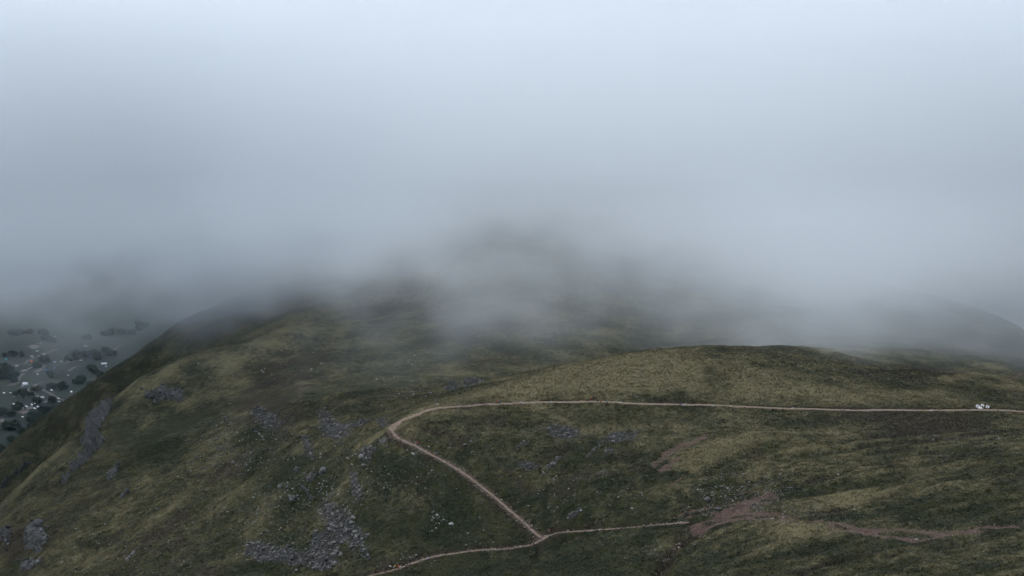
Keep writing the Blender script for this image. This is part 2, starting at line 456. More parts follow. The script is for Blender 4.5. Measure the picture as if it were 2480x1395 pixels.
# ---------------------------------------------------------------- ground cover masks (R straw, G heather brown, B bare earth, A stony)
STRAW = 0.27 + 0.30 * fbm(MX / 60, MY / 60, 4, 41) + 0.30 * fbm(MX / 14, MY / 14, 3, 42) + 0.40 * fbm(MX / 3.3, MY / 3.3, 3, 43)
HEATH = 0.20 + 0.50 * fbm(MX / 70 + 9, MY / 50, 4, 45) + 0.35 * fbm(MX / 16, MY / 16, 3, 46)
STRAW += _right * (0.5 * RIDGE + 0.08)
HEATH += _right * (-0.6 * RIDGE - 0.06)
STRAW += 0.38 * fbm(MX / 24, MY / 24, 2, 48)
HEATH += 0.35 * fbm(MX / 9, MY / 9, 2, 49)
STRAW += 0.16 * sstep(730, 800, MY) - 0.14 * sstep(720, 640, MY)  # paler with distance, darker up close: vignette and fog light put into colour
STRAW += 0.30 * SWELL; HEATH -= 0.25 * SWELL  # lit crests of the swells put into the colour as paler straw
STONY = np.zeros(MX.shape)
for b in [(1430,915,190,48,8),(1300,935,90,26,10),(1700,888,260,44,0),(1480,890,160,36,8),(1940,1068,110,30,4),(1760,1085,110,18,20),(560,900,60,95,-30),(800,1270,60,30,0),
          (2150,1200,200,18,6),(2300,1350,150,22,15),(1900,1290,120,16,12),(720,780,110,50,0),(1480,815,70,22,10),(1600,1035,230,14,-2),(2100,955,260,20,0),
          (2390,925,70,10,-20),(2000,1240,200,14,8),(1040,1010,70,18,20),(1850,1330,130,14,25)]:
    add_blob(STRAW, Blob(*b), 0.26, rough=0.9, seed=int(b[0]) % 9, soft=0.85)
for b in [(645,985,70,50,0),(430,1250,100,55,30),(1255,1165,60,45,-40),(60,1310,80,60,0),(300,1290,60,30,30),(1640,930,50,14,0),(2200,1020,230,22,0),
          (2300,1055,150,40,0),(1410,918,26,8,-10),(1385,1168,60,20,20),(720,880,90,45,0),(1835,1112,45,16,0),(1850,930,40,20,0),(150,1030,60,26,42),(250,945,70,26,40),(330,890,60,24,38),
          (2260,905,100,18,0),(1350,1095,40,16,20),(1050,1045,60,14,-10),(560,1130,60,40,20),(980,1350,90,20,10),(1600,1335,60,40,30)]:
    add_blob(HEATH, Blob(*b), 0.42, rough=0.7, seed=int(b[0]) % 7, soft=0.85)
for b in [(1600,900,420,62,0),(1850,945,330,26,0)]:
    add_blob(HEATH, Blob(*b), -0.34, seed=4, soft=0.8); add_blob(STRAW, Blob(*b), 0.12, seed=4, soft=0.8)  # lit grass of the knoll painted in: less heather, more straw
for b in [(400,1060,100,60,20),(700,1140,90,50,0),(1080,1290,150,45,0),(1150,1372,120,18,0),(930,1120,60,40,0),(140,1128,30,50,-50),(1480,1370,120,20,0),(620,1060,50,30,0),(1100,1190,60,60,0)]:
    add_blob(STRAW, Blob(*b), -0.30, seed=int(b[0]) % 5, soft=0.7); add_blob(HEATH, Blob(*b), -0.3, seed=int(b[0]) % 5, soft=0.7)
for b in [(1650,1083,80,13,26),(1615,1130,36,15,28),(1825,1225,60,10,20),(1770,1243,42,10,15),(1690,1272,30,8,15)]:
    add_blob(BARE, Blob(*b), 0.62, rough=1.0, soft=0.35, seed=3, scale=6.0)
for px, wdt, amt in (([(2290,915),(2340,906),(2370,903),(2420,910),(2478,938)], 4.0, 0.6), ([(1980,846),(2060,842),(2130,852)], 5.0, 0.5), ([(2350,877),(2390,876),(2416,888)], 4.0, 0.5), ([(0,1226),(60,1165),(113,1113),(159,1079)], 6.0, 0.35), ([(261,976),(305,952),(351,928),(391,908),(427,878)], 6.0, 0.28), ([(1075,975),(1150,952),(1230,930),(1310,908),(1380,890),(1450,870),(1520,856)], 5.0, 0.35), ([(870,1072),(910,1054),(945,1036),(1000,1000),(1060,980)], 3.0, 0.5)):  # pale tracks and crest grass; front ridge lines also paint in its rim light
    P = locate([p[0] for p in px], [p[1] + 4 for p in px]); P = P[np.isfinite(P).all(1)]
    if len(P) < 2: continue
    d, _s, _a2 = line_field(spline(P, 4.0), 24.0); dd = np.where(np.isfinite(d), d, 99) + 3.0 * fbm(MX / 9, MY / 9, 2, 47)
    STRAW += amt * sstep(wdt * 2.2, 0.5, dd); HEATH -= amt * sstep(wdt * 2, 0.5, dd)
SCREE = [  # patches of broken rock: centre, half axes, turn, stones, size of stone in metres
    (830,1270,58,62,-25,760,0.85),(790,1320,40,40,0,420,0.8),(625,1335,45,26,-8,330,0.8),(700,1345,48,22,0,230,0.85),(775,1365,42,16,0,190,0.8),(862,1180,15,40,-12,170,0.75),
    (812,1040,40,30,-10,420,0.7),(865,1028,45,10,8,160,0.6),(648,1012,36,18,-10,230,0.75),(620,995,16,16,0,60,0.8),(925,1018,14,12,0,110,0.7),(886,1102,20,22,0,120,0.75),
    (745,1085,15,26,-15,130,0.75),(1150,930,32,16,0,240,0.75),(1095,940,17,15,0,80,0.8),(1365,1048,46,17,-8,330,0.55),(1500,1058,46,13,8,260,0.55),(1268,1077,12,10,20,60,0.55),
    (1340,1122,22,19,35,150,0.55),(1280,1126,28,12,-10,110,0.55),(1436,1092,19,14,35,110,0.55),(1476,1094,14,9,0,70,0.55),(1390,1248,22,12,30,80,0.6),(1460,1146,13,6,15,40,0.55),
    (318,1345,16,13,40,90,0.7),(1170,1265,12,16,0,0,0.6),(690,1060,30,20,0,50,0.8),(560,1100,40,40,0,60,0.8),(505,1130,30,45,20,40,0.8),(890,1320,20,10,0,20,0.6),
    (640,1052,26,14,-15,60,0.7),(556,1022,18,13,0,40,0.7),(470,1112,20,12,20,36,0.7),(598,1115,18,22,20,56,0.7),(662,1092,16,12,0,40,0.7),(540,1075,15,20,0,44,0.7),
    (652,1215,11,20,-10,44,0.65),(800,1203,12,9,0,26,0.65),(700,1175,20,10,0,36,0.65),(900,1085,12,10,0,26,0.7),(1010,935,26,12,0,60,0.7),(780,1000,30,10,0,50,0.7),(700,1010,16,16,0,40,0.7),(640,1290,16,9,0,30,0.6),(620,1245,12,16,0,30,0.6),
    (1780,1195,80,26,10,200,0.5),(1700,1240,60,18,15,130,0.5),(1860,1215,60,14,20,220,0.45),(1950,1235,70,10,0,120,0.4)]
SCREE_B = []
for s in SCREE:
    b = Blob(*s[:5]); SCREE_B.append(b)
    heavy = 0.55 if s[5] > 75 and s[0] < 1600 else 0.2
    add_blob(STONY, b, heavy, rough=0.55, soft=0.35, seed=2, scale=9.0)
STRAW = np.clip(STRAW, 0, 1); HEATH = np.clip(HEATH + 0.6 * WET, 0, 1); BARE = np.clip(BARE, 0, 1); STONY = np.clip(STONY, 0, 1)

# ---------------------------------------------------------------- materials
def nt(name):
    m = bpy.data.materials.new(name); m.use_nodes = True
    t = m.node_tree; b = t.nodes["Principled BSDF"]
    b.inputs["Roughness"].default_value = 0.95
    b.inputs["Specular IOR Level"].default_value = 0.15
    return m, t, b
def N(t, kind, **kw):
    n = t.nodes.new(kind)
    for k, v in kw.items():
        if k.startswith("i_"):
            n.inputs[k[2:].replace("_", " ")].default_value = v
        else:
            setattr(n, k, v)
    return n
def noise(t, coord, scale, detail=3, rough=0.55):
    n = N(t, "ShaderNodeTexNoise"); n.inputs["Scale"].default_value = scale; n.inputs["Detail"].default_value = detail; n.inputs["Roughness"].default_value = rough
    t.links.new(coord, n.inputs["Vector"]); return n.outputs["Fac"]
def math_n(t, op, a, b=None, c=None, clamp=False):
    n = N(t, "ShaderNodeMath", operation=op, use_clamp=clamp)
    for k, x in enumerate((a, b, c)):
        if x is None: continue
        if isinstance(x, (int, float)): n.inputs[k].default_value = x
        else: t.links.new(x, n.inputs[k])
    return n.outputs[0]
def mixc(t, f, a, b):
    n = N(t, "ShaderNodeMix", data_type='RGBA')
    if isinstance(f, (int, float)): n.inputs[0].default_value = f
    else: t.links.new(f, n.inputs[0])
    for k, x in ((6, a), (7, b)):
        if isinstance(x, tuple): n.inputs[k].default_value = (*x, 1)
        else: t.links.new(x, n.inputs[k])
    return n.outputs[2]
def remap(t, x, a, b):
    n = N(t, "ShaderNodeMapRange", interpolation_type='SMOOTHSTEP'); n.inputs[1].default_value = a; n.inputs[2].default_value = b
    if a > b: n.inputs[1].default_value, n.inputs[2].default_value, n.inputs[3].default_value, n.inputs[4].default_value = b, a, 1.0, 0.0
    t.links.new(x, n.inputs[0]); return n.outputs[0]
def bump(t, bsdf, h, dist, strength=1.0):
    n = N(t, "ShaderNodeBump"); n.inputs["Distance"].default_value = dist; n.inputs["Strength"].default_value = strength
    t.links.new(h, n.inputs["Height"]); t.links.new(n.outputs[0], bsdf.inputs["Normal"])

hill_m, t, b = nt("moorland")
geo = N(t, "ShaderNodeNewGeometry").outputs["Position"]
at = N(t, "ShaderNodeAttribute", attribute_name="cover")
sep = N(t, "ShaderNodeSeparateColor"); t.links.new(at.outputs["Color"], sep.inputs[0])
n_tuft = noise(t, geo, 1.5, 3, 0.65)
n_mid = noise(t, geo, 0.35, 3, 0.6)
n_big = noise(t, geo, 0.05, 3, 0.6)
straw = math_n(t, 'ADD', sep.outputs[0], math_n(t, 'MULTIPLY_ADD', n_tuft, 1.7, -0.85))
straw = math_n(t, 'ADD', straw, math_n(t, 'MULTIPLY_ADD', n_mid, 0.8, -0.4))
heath = math_n(t, 'ADD', sep.outputs[1], math_n(t, 'MULTIPLY_ADD', n_mid, 0.9, -0.45))
grass = mixc(t, remap(t, n_big, 0.35, 0.65), (0.013, 0.018, 0.006), (0.028, 0.030, 0.010))
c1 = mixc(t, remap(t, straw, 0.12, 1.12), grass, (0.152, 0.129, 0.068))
c2 = mixc(t, math_n(t, 'MULTIPLY', remap(t, heath, 0.25, 0.75), 0.85), c1, mixc(t, n_tuft, (0.010, 0.008, 0.006), (0.058, 0.043, 0.026)))
earthf = remap(t, math_n(t, 'ADD', sep.outputs[2], math_n(t, 'ADD', math_n(t, 'MULTIPLY_ADD', n_tuft, 1.3, -0.65), math_n(t, 'MULTIPLY_ADD', n_mid, 1.0, -0.5))), 0.25, 0.75)
earth = mixc(t, n_tuft, (0.038, 0.024, 0.018), (0.170, 0.110, 0.086))
c3 = mixc(t, earthf, c2, earth)
stonef = remap(t, math_n(t, 'ADD', at.outputs["Alpha"], math_n(t, 'MULTIPLY_ADD', n_tuft, 0.7, -0.35)), 0.3, 0.6)
c4 = mixc(t, stonef, c3, mixc(t, n_tuft, (0.010, 0.0098, 0.0095), (0.055, 0.053, 0.051)))
t.links.new(c4, b.inputs["Base Color"])
bump(t, b, math_n(t, 'ADD', n_tuft, math_n(t, 'MULTIPLY', n_mid, 1.4)), 1.5)

def rock_mat(name, lo, hi, lichen=None):
    m, t, b = nt(name)
    g = N(t, "ShaderNodeNewGeometry").outputs["Position"]
    n1 = noise(t, g, 2.2, 4, 0.65)
    rnd = N(t, "ShaderNodeNewGeometry").outputs["Random Per Island"]
    f = math_n(t, 'ADD', math_n(t, 'MULTIPLY', n1, 0.40), math_n(t, 'MULTIPLY', math_n(t, 'POWER', rnd, 2.2), 0.85), clamp=True)
    c = mixc(t, f, lo, hi)
    if lichen:
        c = mixc(t, remap(t, noise(t, g, 0.9, 3), 0.52, 0.68), c, lichen)
    t.links.new(c, b.inputs["Base Color"]); bump(t, b, n1, 0.25)
    b.inputs["Roughness"].default_value = 0.85
    return m
scree_m = rock_mat("scree_rock", (0.012, 0.0115, 0.011), (0.165, 0.156, 0.149))
pale_m = rock_mat("pale_rock", (0.09, 0.09, 0.086), (0.36, 0.355, 0.34))
crag_m = rock_mat("crag_rock", (0.010, 0.0095, 0.0095), (0.17, 0.164, 0.160), (0.026, 0.027, 0.014))
path_stone_m = rock_mat("path_stone", (0.07, 0.054, 0.044), (0.30, 0.235, 0.195))
path_m, t, b = nt("path_gravel")
geo = N(t, "ShaderNodeNewGeometry").outputs["Position"]
n1 = noise(t, geo, 2.5, 4, 0.7); n2 = noise(t, geo, 0.25, 2)
c = mixc(t, remap(t, n1, 0.3, 0.7), (0.085, 0.062, 0.045), (0.235, 0.175, 0.128))
c = mixc(t, math_n(t, 'MULTIPLY', remap(t, n2, 0.45, 0.7), 0.5), c, (0.20, 0.165, 0.135))
t.links.new(c, b.inputs["Base Color"]); bump(t, b, n1, 0.2)

# ---------------------------------------------------------------- the hill itself
hill = grid_mesh("hill", MX, MY, HZ + EYE, hill_m)
tag(hill, kind="structure")
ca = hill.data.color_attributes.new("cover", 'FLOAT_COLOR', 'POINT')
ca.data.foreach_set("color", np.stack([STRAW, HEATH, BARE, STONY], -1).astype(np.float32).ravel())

# ---------------------------------------------------------------- walking paths (worn gravel sheets laid on the cut)
def ribbon(name, L, half, seed):
    T = np.gradient(L[:, :2], axis=0); T /= np.linalg.norm(T, axis=1)[:, None] + 1e-9
    Nn = np.stack([-T[:, 1], T[:, 0]], 1)
    k = np.arange(len(L)); cols = 7; V = []
    if name == 'path' and half > 1.2: half = np.where(k > np.argmin(L[:, 0]), 0.8, half)        # the zigzag below the bend is narrower
    wl = half * (1 + 0.55 * fbm(k / 3.5, np.full(len(L), 1.0), 3, seed)); wr = half * (1 + 0.55 * fbm(k / 3.5, np.full(len(L), 5.0), 3, seed + 1))
    X = np.zeros((len(L), cols)); Y = X.copy(); Z = X.copy()
    for c in range(cols):
        s = -1 + 2 * c / (cols - 1)
        o = np.where(s < 0, wl * s, wr * s)
        X[:, c] = L[:, 0] + Nn[:, 0] * o; Y[:, c] = L[:, 1] + Nn[:, 1] * o
        Z[:, c] = np.maximum(L[:, 2] + 0.04 + 0.05 * fbm(X[:, c] / 1.3, Y[:, c] / 1.3, 2, seed + 2), ground(X[:, c], Y[:, c]) + 0.03) - (0.12 if c in (0, cols - 1) else 0)
    o = grid_mesh(name, X, Y, Z + EYE, path_m)
    return tag(o, kind="structure")
path_objs = [ribbon("path", PATHS[0][0], PATHS[0][1], 71), ribbon("path", PATHS[1][0], PATHS[1][1], 81)]

#@@BEGIN@@
# ---------------------------------------------------------------- rocks
def rock_shape(seed, sub=1, squash=(1, 0.8, 0.6)):
    bm = bmesh.new(); bmesh.ops.create_icosphere(bm, subdivisions=sub, radius=1.0)
    r = random.Random(seed)
    cuts = [(Vector((r.gauss(0, 1), r.gauss(0, 1), r.gauss(0, 1))).normalized(), r.uniform(0.45, 0.8)) for _ in range(7)]
    for v in bm.verts:
        for n, d in cuts:                       # flat faces, as split stone has
            s = v.co.dot(n) - d
            if s > 0: v.co -= n * s
        v.co *= r.uniform(0.9, 1.08)
        v.co = Vector((v.co.x * squash[0], v.co.y * squash[1], v.co.z * squash[2]))
    bm.verts.ensure_lookup_table(); bm.faces.ensure_lookup_table()
    V = np.array([v.co[:] for v in bm.verts]); Fc = np.array([[v.index for v in f.verts] for f in bm.faces])
    bm.free(); return V, Fc
ROCKS = [rock_shape(k, 1 if k > 3 else 2, (1, random.uniform(0.6, 0.9), random.uniform(0.45, 0.75))) for k in range(10)]
PEBBLES = []
for k in range(8):
    bm = bmesh.new(); bmesh.ops.create_icosphere(bm, subdivisions=1, radius=1.0)
    bmesh.ops.delete(bm, geom=[], context='VERTS'); r = random.Random(100 + k)
    V = np.array([v.co[:] for v in bm.verts]); bm.free()
    # a 12-point angular chip
    g = (1 + 5 ** 0.5) / 2
    I = np.array([(-1, g, 0), (1, g, 0), (-1, -g, 0), (1, -g, 0), (0, -1, g), (0, 1, g), (0, -1, -g), (0, 1, -g), (g, 0, -1), (g, 0, 1), (-g, 0, -1), (-g, 0, 1)]) / (1 + g * g) ** 0.5
    If = np.array([(0, 11, 5), (0, 5, 1), (0, 1, 7), (0, 7, 10), (0, 10, 11), (1, 5, 9), (5, 11, 4), (11, 10, 2), (10, 7, 6), (7, 1, 8), (3, 9, 4), (3, 4, 2), (3, 2, 6), (3, 6, 8), (3, 8, 9), (4, 9, 5), (2, 4, 11), (6, 2, 10), (8, 6, 7), (9, 8, 1)])
    I = I * np.array([r.uniform(0.65, 1.25) for _ in range(12)])[:, None] * np.array([1.0, r.uniform(0.55, 0.9), r.uniform(0.45, 0.8)])
    PEBBLES.append((I, If))
def rot_stack(n, rng, tilt=0.5):
    a = rng.uniform(0, 2 * np.pi, n); bx = rng.normal(0, tilt, n); by = rng.normal(0, tilt, n)
    def M(c, s, ax):
        m = np.zeros((n, 3, 3)); i, j = [(1, 2), (0, 2), (0, 1)][ax]
        m[:, ax, ax] = 1; m[:, i, i] = c; m[:, j, j] = c; m[:, i, j] = -s; m[:, j, i] = s
        return m
    return M(np.cos(bx), np.sin(bx), 0) @ M(np.cos(by), np.sin(by), 1) @ M(np.cos(a), np.sin(a), 2)
def strew(P, size, rng, shapes, sink=0.25, tilt=0.5):
    """many stones in one mesh: P (n,2) places, size (n,) half widths"""
    V, Fc, off = [], [], 0
    z = ground(P[:, 0], P[:, 1]); Rm = rot_stack(len(P), rng, tilt); pick = rng.integers(0, len(shapes), len(P))
    for k, (sv, sf) in enumerate(shapes):
        m = np.where(pick == k)[0]
        if len(m) == 0: continue
        v = np.einsum('nij,vj->nvi', Rm[m], sv) * size[m][:, None, None]
        v += np.stack([P[m, 0], P[m, 1], z[m] + EYE + size[m] * (0.5 - sink)], -1)[:, None, :]
        V.append(v.reshape(-1, 3)); Fc.append((sf[None] + (np.arange(len(m)) * len(sv))[:, None, None] + off).reshape(-1, 3)); off += len(m) * len(sv)
    return np.vstack(V), np.vstack(Fc)
ROCK_ME = []
for k, (v, f) in enumerate(ROCKS + PEBBLES):
    me = bpy.data.meshes.new("boulder"); me.from_pydata([tuple(x) for x in v], [], [tuple(x) for x in f]); me.materials.append(pale_m); ROCK_ME.append(me)
def boulder(x, y, size, rng, label, group, mat=pale_m, me=None, name="boulder", sink=0.2):
    o = bpy.data.objects.new(name, me or ROCK_ME[int(rng.integers(0, len(ROCKS)))]); COL.objects.link(o)
    o.location = (x, y, float(ground(x, y)) + EYE + size * (0.5 - sink))
    o.rotation_euler = (rng.normal(0, 0.3), rng.normal(0, 0.3), rng.uniform(0, 6.28)); o.scale = (size, size, size)
    o.material_slots[0].link = 'OBJECT'; o.material_slots[0].material = mat
    return tag(o, label, "boulder", group)

# broken-rock patches: each a mass nobody could count; the largest blocks lie free as boulders of their own
rng = np.random.default_rng(21)
SCREE_WORDS = {0: "large scree fan above the lower path", 1: "lower end of the large scree fan", 2: "scree patch at the bottom of the left hillside", 5: "narrow scree strip above the large fan",
               6: "scree patch left of the hairpin bend", 8: "small scree patch on the left hillside", 13: "scree patch behind the spur crest", 15: "scree patch inside the path loop", 16: "right scree patch inside the path loop"}
for k, (s, b) in enumerate(zip(SCREE, SCREE_B)):
    n = s[5]
    if n == 0: continue
    n2 = int(n * (1.05 if n > 100 else 0.9))
    P = b.points(n2, rng, seed=k); size = s[6] * 0.62 * np.exp(rng.normal(-0.28, 0.62, n2)); size = np.minimum(size, 1.6)
    top = np.argsort(-size)[:14] if k in SCREE_WORDS else []
    rest = np.setdiff1d(np.arange(n2), top)
    V, Fc = strew(P[rest], size[rest], rng, PEBBLES, tilt=0.7)
    o = soup("scree", V, Fc, scree_m); tag(o, kind="stuff")
    for i in top:
        boulder(P[i, 0], P[i, 1], min(size[i], 1.5), rng, "grey angular block lying on the " + SCREE_WORDS[k], "blocks on the " + SCREE_WORDS[k], scree_m)

STONES = [  # loose stones: centre, half axes, count, mean size, how many of the largest stand alone, label
    (600,1055,120,90,430,0.42,26,"pale loose stone on the grassy left hillside, between the crags and the scree"),
    (700,1230,150,90,360,0.42,20,"pale loose stone on the slope above the large scree fan"),
    (470,1240,150,110,200,0.40,12,"pale loose stone on the lower left hillside, right of the dark crags"),
    (260,1330,150,60,120,0.40,8,"pale loose stone near the dark crags in the bottom left corner"),
    (820,1120,110,70,170,0.42,12,"pale loose stone on the slope below the hairpin bend, left of the path"),
    (1000,1160,110,60,130,0.42,10,"pale loose stone on the grass under the zigzag path"),
    (1180,1290,120,50,80,0.38,6,"pale loose stone in the wedge between the two paths"),
    (1010,965,90,55,190,0.48,8,"pale loose stone on the hillside behind the spur"),
    (1420,1200,180,50,240,0.38,16,"pale loose stone on the slope below the scree inside the path loop"),
    (1180,1060,150,40,70,0.38,5,"pale loose stone just under the upper path, right of the hairpin bend"),
    (1790,1180,110,38,420,0.36,24,"pale loose stone strewn beside the eroded stream gully"),
    (1960,1245,130,24,200,0.30,10,"pale loose stone beside the braided gravel track"),
    (2200,1145,200,36,90,0.30,6,"pale loose stone in the rough grass on the right"),
    (2330,1075,120,36,160,0.32,8,"pale loose stone on the dark heather at the right edge"),
    (2220,1265,170,25,140,0.28,8,"pale loose stone above the wide gravel track on the right"),
    (2250,1340,200,40,60,0.24,4,"pale loose stone in the bright grass in the bottom right corner"),
    (1620,1340,150,50,70,0.32,6,"pale loose stone on the dark slope by the deep stream cut"),
    (640,880,160,60,110,0.50,4,"pale loose stone high on the misty left hillside"),
    (760,1180,60,40,90,0.50,8,"pale loose stone round the dark hollow in the left hillside"),
    (1060,1255,26,24,34,0.55,4,"white stone in the small cluster near the lone pale boulder"),
    (1020,1090,50,24,50,0.40,4,"pale stone along the edge of the zigzag path"),
    (985,1362,70,18,60,0.40,5,"pale stone along the edge of the lower path"),
    (1900,960,400,30,50,0.34,3,"pale loose stone on the bank above the upper path"),
]
for k, (u, v, ru, rv, n, sz, alone, lab) in enumerate(STONES):
    b = Blob(u, v, ru, rv); P = b.points(n, rng, rough=0.9, seed=k + 50)
    # stones gather in clusters
    c = P[rng.integers(0, n, n)]; near = rng.random(n) < 0.45
    P = np.where(near[:, None], c + rng.normal(0, 2.0, (n, 2)), P)
    size = sz * 0.72 * np.exp(rng.normal(-0.2, 0.45, n)); order = np.argsort(-size)
    V, Fc = strew(P[order[alone:]], size[order[alone:]], rng, PEBBLES)
    tag(soup("stones", V, Fc, pale_m), kind="stuff")
    for i in order[:alone]:
        boulder(P[i, 0], P[i, 1], min(size[i], 1.2), rng, lab, "loose stones, " + lab.split("stone ", 1)[1], pale_m)
for u, v, size, mat, lab in [
    (1126, 1080, 1.15, scree_m, "big grey boulder alone in the grass inside the path loop"),
    (1093, 1272, 1.5, pale_m, "big lone pale boulder between the zigzag path and the lower path"),
    (1058, 1249, 1.0, pale_m, "biggest white stone of the cluster up left of the lone pale boulder"),
    (943, 1099, 0.95, scree_m, "grey boulder in the grass below the hairpin bend"),
    (842, 1113, 1.4, scree_m, "split grey boulder in the grass between two scree strips"),
    (718, 1385, 1.35, scree_m, "grey boulder at the bottom tip of the large scree fan"),
    (930, 1184, 1.0, crag_m, "dark boulder in the grass right of the narrow scree strip"),
    (1008, 1347, 0.9, pale_m, "white boulder just above the lower path by the two navy hikers"),
    (945, 1373, 0.8, pale_m, "pale boulder by the lower path beside the hiker in yellow"),
    (2205, 1270, 0.55, pale_m, "white stone standing above the gravel track on the right"),
    (2030, 1151, 0.75, pale_m, "bright white stone on the lip of the long dark ditch"),
    (1600, 1325, 0.5, pale_m, "bright white stone alone on the dark slope left of the stream cut"),
    (1262, 975, 0.7, pale_m, "white stone at the upper edge of the upper path near the blue hiker"),
    (1058, 981, 0.8, pale_m, "white stone on the crest where the path bends towards the hairpin"),
    (462, 1141, 0.5, pale_m, "bright white stone alone on the grass right of the big dark crag"),
]:
    p = locate(u, v)[0]; boulder(p[0], p[1], size, rng, lab, None, mat, ROCK_ME[int(rng.integers(0, 4))], sink=0.1)

for k, (px, hw) in enumerate(BRAID + [(CUTS[0][0][1:], 2.5), (CUTS[1][0], 2.8), (CUTS[4][0], 2.0)]):
    P = locate([p[0] for p in px], [p[1] for p in px]); P = P[np.isfinite(P).all(1)]; L = spline(P, 1.0); r = np.random.default_rng(500 + k)
    n = int(len(L) * 3.2); i = r.integers(0, len(L), n); Q = L[i, :2] + r.normal(0, 0.55 * hw, (n, 2))
    V, Fc = strew(Q, 0.20 * np.exp(r.normal(0, 0.5, n)), r, PEBBLES); tag(soup("gravel", V, Fc, path_stone_m), kind="stuff")

# ---------------------------------------------------------------- crags: fractured rock standing out of the slope
def crag(u, v, ru, rv, ang, height, label, seed, step=0.7):
    b = Blob(u, v, ru, rv, ang)
    ext = np.abs(b.A).sum(1) * 1.15
    xs = np.arange(-ext[0], ext[0] + step, step); ys = np.arange(-ext[1], ext[1] + step, step)
    X, Y = np.meshgrid(b.c[0] + xs, b.c[1] + ys)
    e = 1.5
    Zg = ground(X, Y); gx = (ground(X + e, Y) - ground(X - e, Y)) / (2 * e); gy = (ground(X, Y + e) - ground(X, Y - e)) / (2 * e)
    d = b.dist(X, Y) + 0.6 * fbm(X / 4, Y / 4, 3, seed) + 0.5 * fbm(X / 11, Y / 11, 2, seed + 9)
    m = sstep(1.0, 0.62, d)
    # ribs of rock running up the slope, split by cracks
    ln = np.hypot(gx, gy) + 1e-6; gxm, gym = float((gx / ln).mean()), float((gy / ln).mean())
    along = X * gxm + Y * gym; across = -X * gym + Y * gxm
    rib = 1 - np.abs(perlin(across / 2.6 + 0.5 * perlin(along / 9, across / 9, seed), along / 11, seed + 1)) * 2
    crack = 1 - np.abs(perlin(across / 1.3, along / 3.0, seed + 2)) * 2
    step_ = np.floor(along / 3.2 + 0.6 * perlin(across / 4, along / 4, seed + 3)); blocky = perlin(step_ * 1.7, np.floor(across / 1.8 + 0.4 * step_) * 1.3, seed + 4)
    hgt = height * (0.35 + 0.60 * rib + 0.45 * crack + 0.75 * blocky)
    out = hgt * m - 1.2 * (1 - m)
    nl = np.sqrt(1 + gx ** 2 + gy ** 2)
    jit = np.random.default_rng(seed).normal(0, 0.16, (2,) + X.shape)
    Xo = X - gx / nl * out + jit[0]; Yo = Y - gy / nl * out + jit[1]; Zo = Zg + out / nl
    o = grid_mesh("rock_outcrop", Xo, Yo, Zo + EYE, crag_m)
    o.data.polygons.foreach_set("use_smooth", [False] * len(o.data.polygons))
    q = np.random.default_rng(seed + 1); nb = int(np.clip(abs(np.linalg.det(b.A)) * 1.6, 14, 260)); P = b.points(nb, q, seed=seed)
    V, Fc = strew(P, 0.75 * np.exp(q.normal(-0.2, 0.45, nb)), q, PEBBLES, sink=-0.6, tilt=0.9)
    tag(soup("broken_blocks", V, Fc, crag_m, o), kind="stuff")
    return tag(o, label, "crag")
for k, c in enumerate([
    (214, 1108, 60, 46, 48, 6.0, "large dark fractured crag on the left hillside"),
    (236, 1022, 50, 26, 58, 4.2, "dark rib of rock running uphill from the large crag"),
    (400, 955, 50, 19, 0, 2.6, "wide dark crag band high up just under the left ridge"),
    (34, 1150, 50, 28, 40, 4.2, "dark crag on the skyline ridge at the left edge"),
    (272, 1150, 18, 13, 60, 2.0, "small dark crag touching the right foot of the large crag"),
    (306, 1194, 17, 12, 35, 1.8, "small dark crag alone below the large crag"),
    (88, 1300, 28, 34, 0, 2.2, "dark broken crag in the bottom left corner"),
    (14, 1300, 16, 22, 0, 1.8, "dark crag half cut off by the left edge, bottom corner"),
    (70, 1368, 30, 14, 0, 1.6, "lowest dark crag in the bottom left corner"),
    (745, 1196, 18, 15, -35, 2.0, "dark slotted rock face in the hollow of the left hillside"),
    (757, 1157, 14, 12, 20, 2.0, "grey slabby outcrop above the dark slotted rock face"),
    (720, 1142, 7, 8, 0, 1.4, "small grey outcrop left of the slabby outcrop"),
    (780, 1145, 7, 10, 0, 1.3, "small grey outcrop right of the slabby outcrop"),
    (928, 1066, 14, 10, 0, 0.7, "grey broken outcrop just below the hairpin bend"),
    (708, 1208, 11, 9, 0, 1.2, "small grey outcrop left of the dark slotted rock face"),
]):
    crag(*c, seed=300 + k * 5)

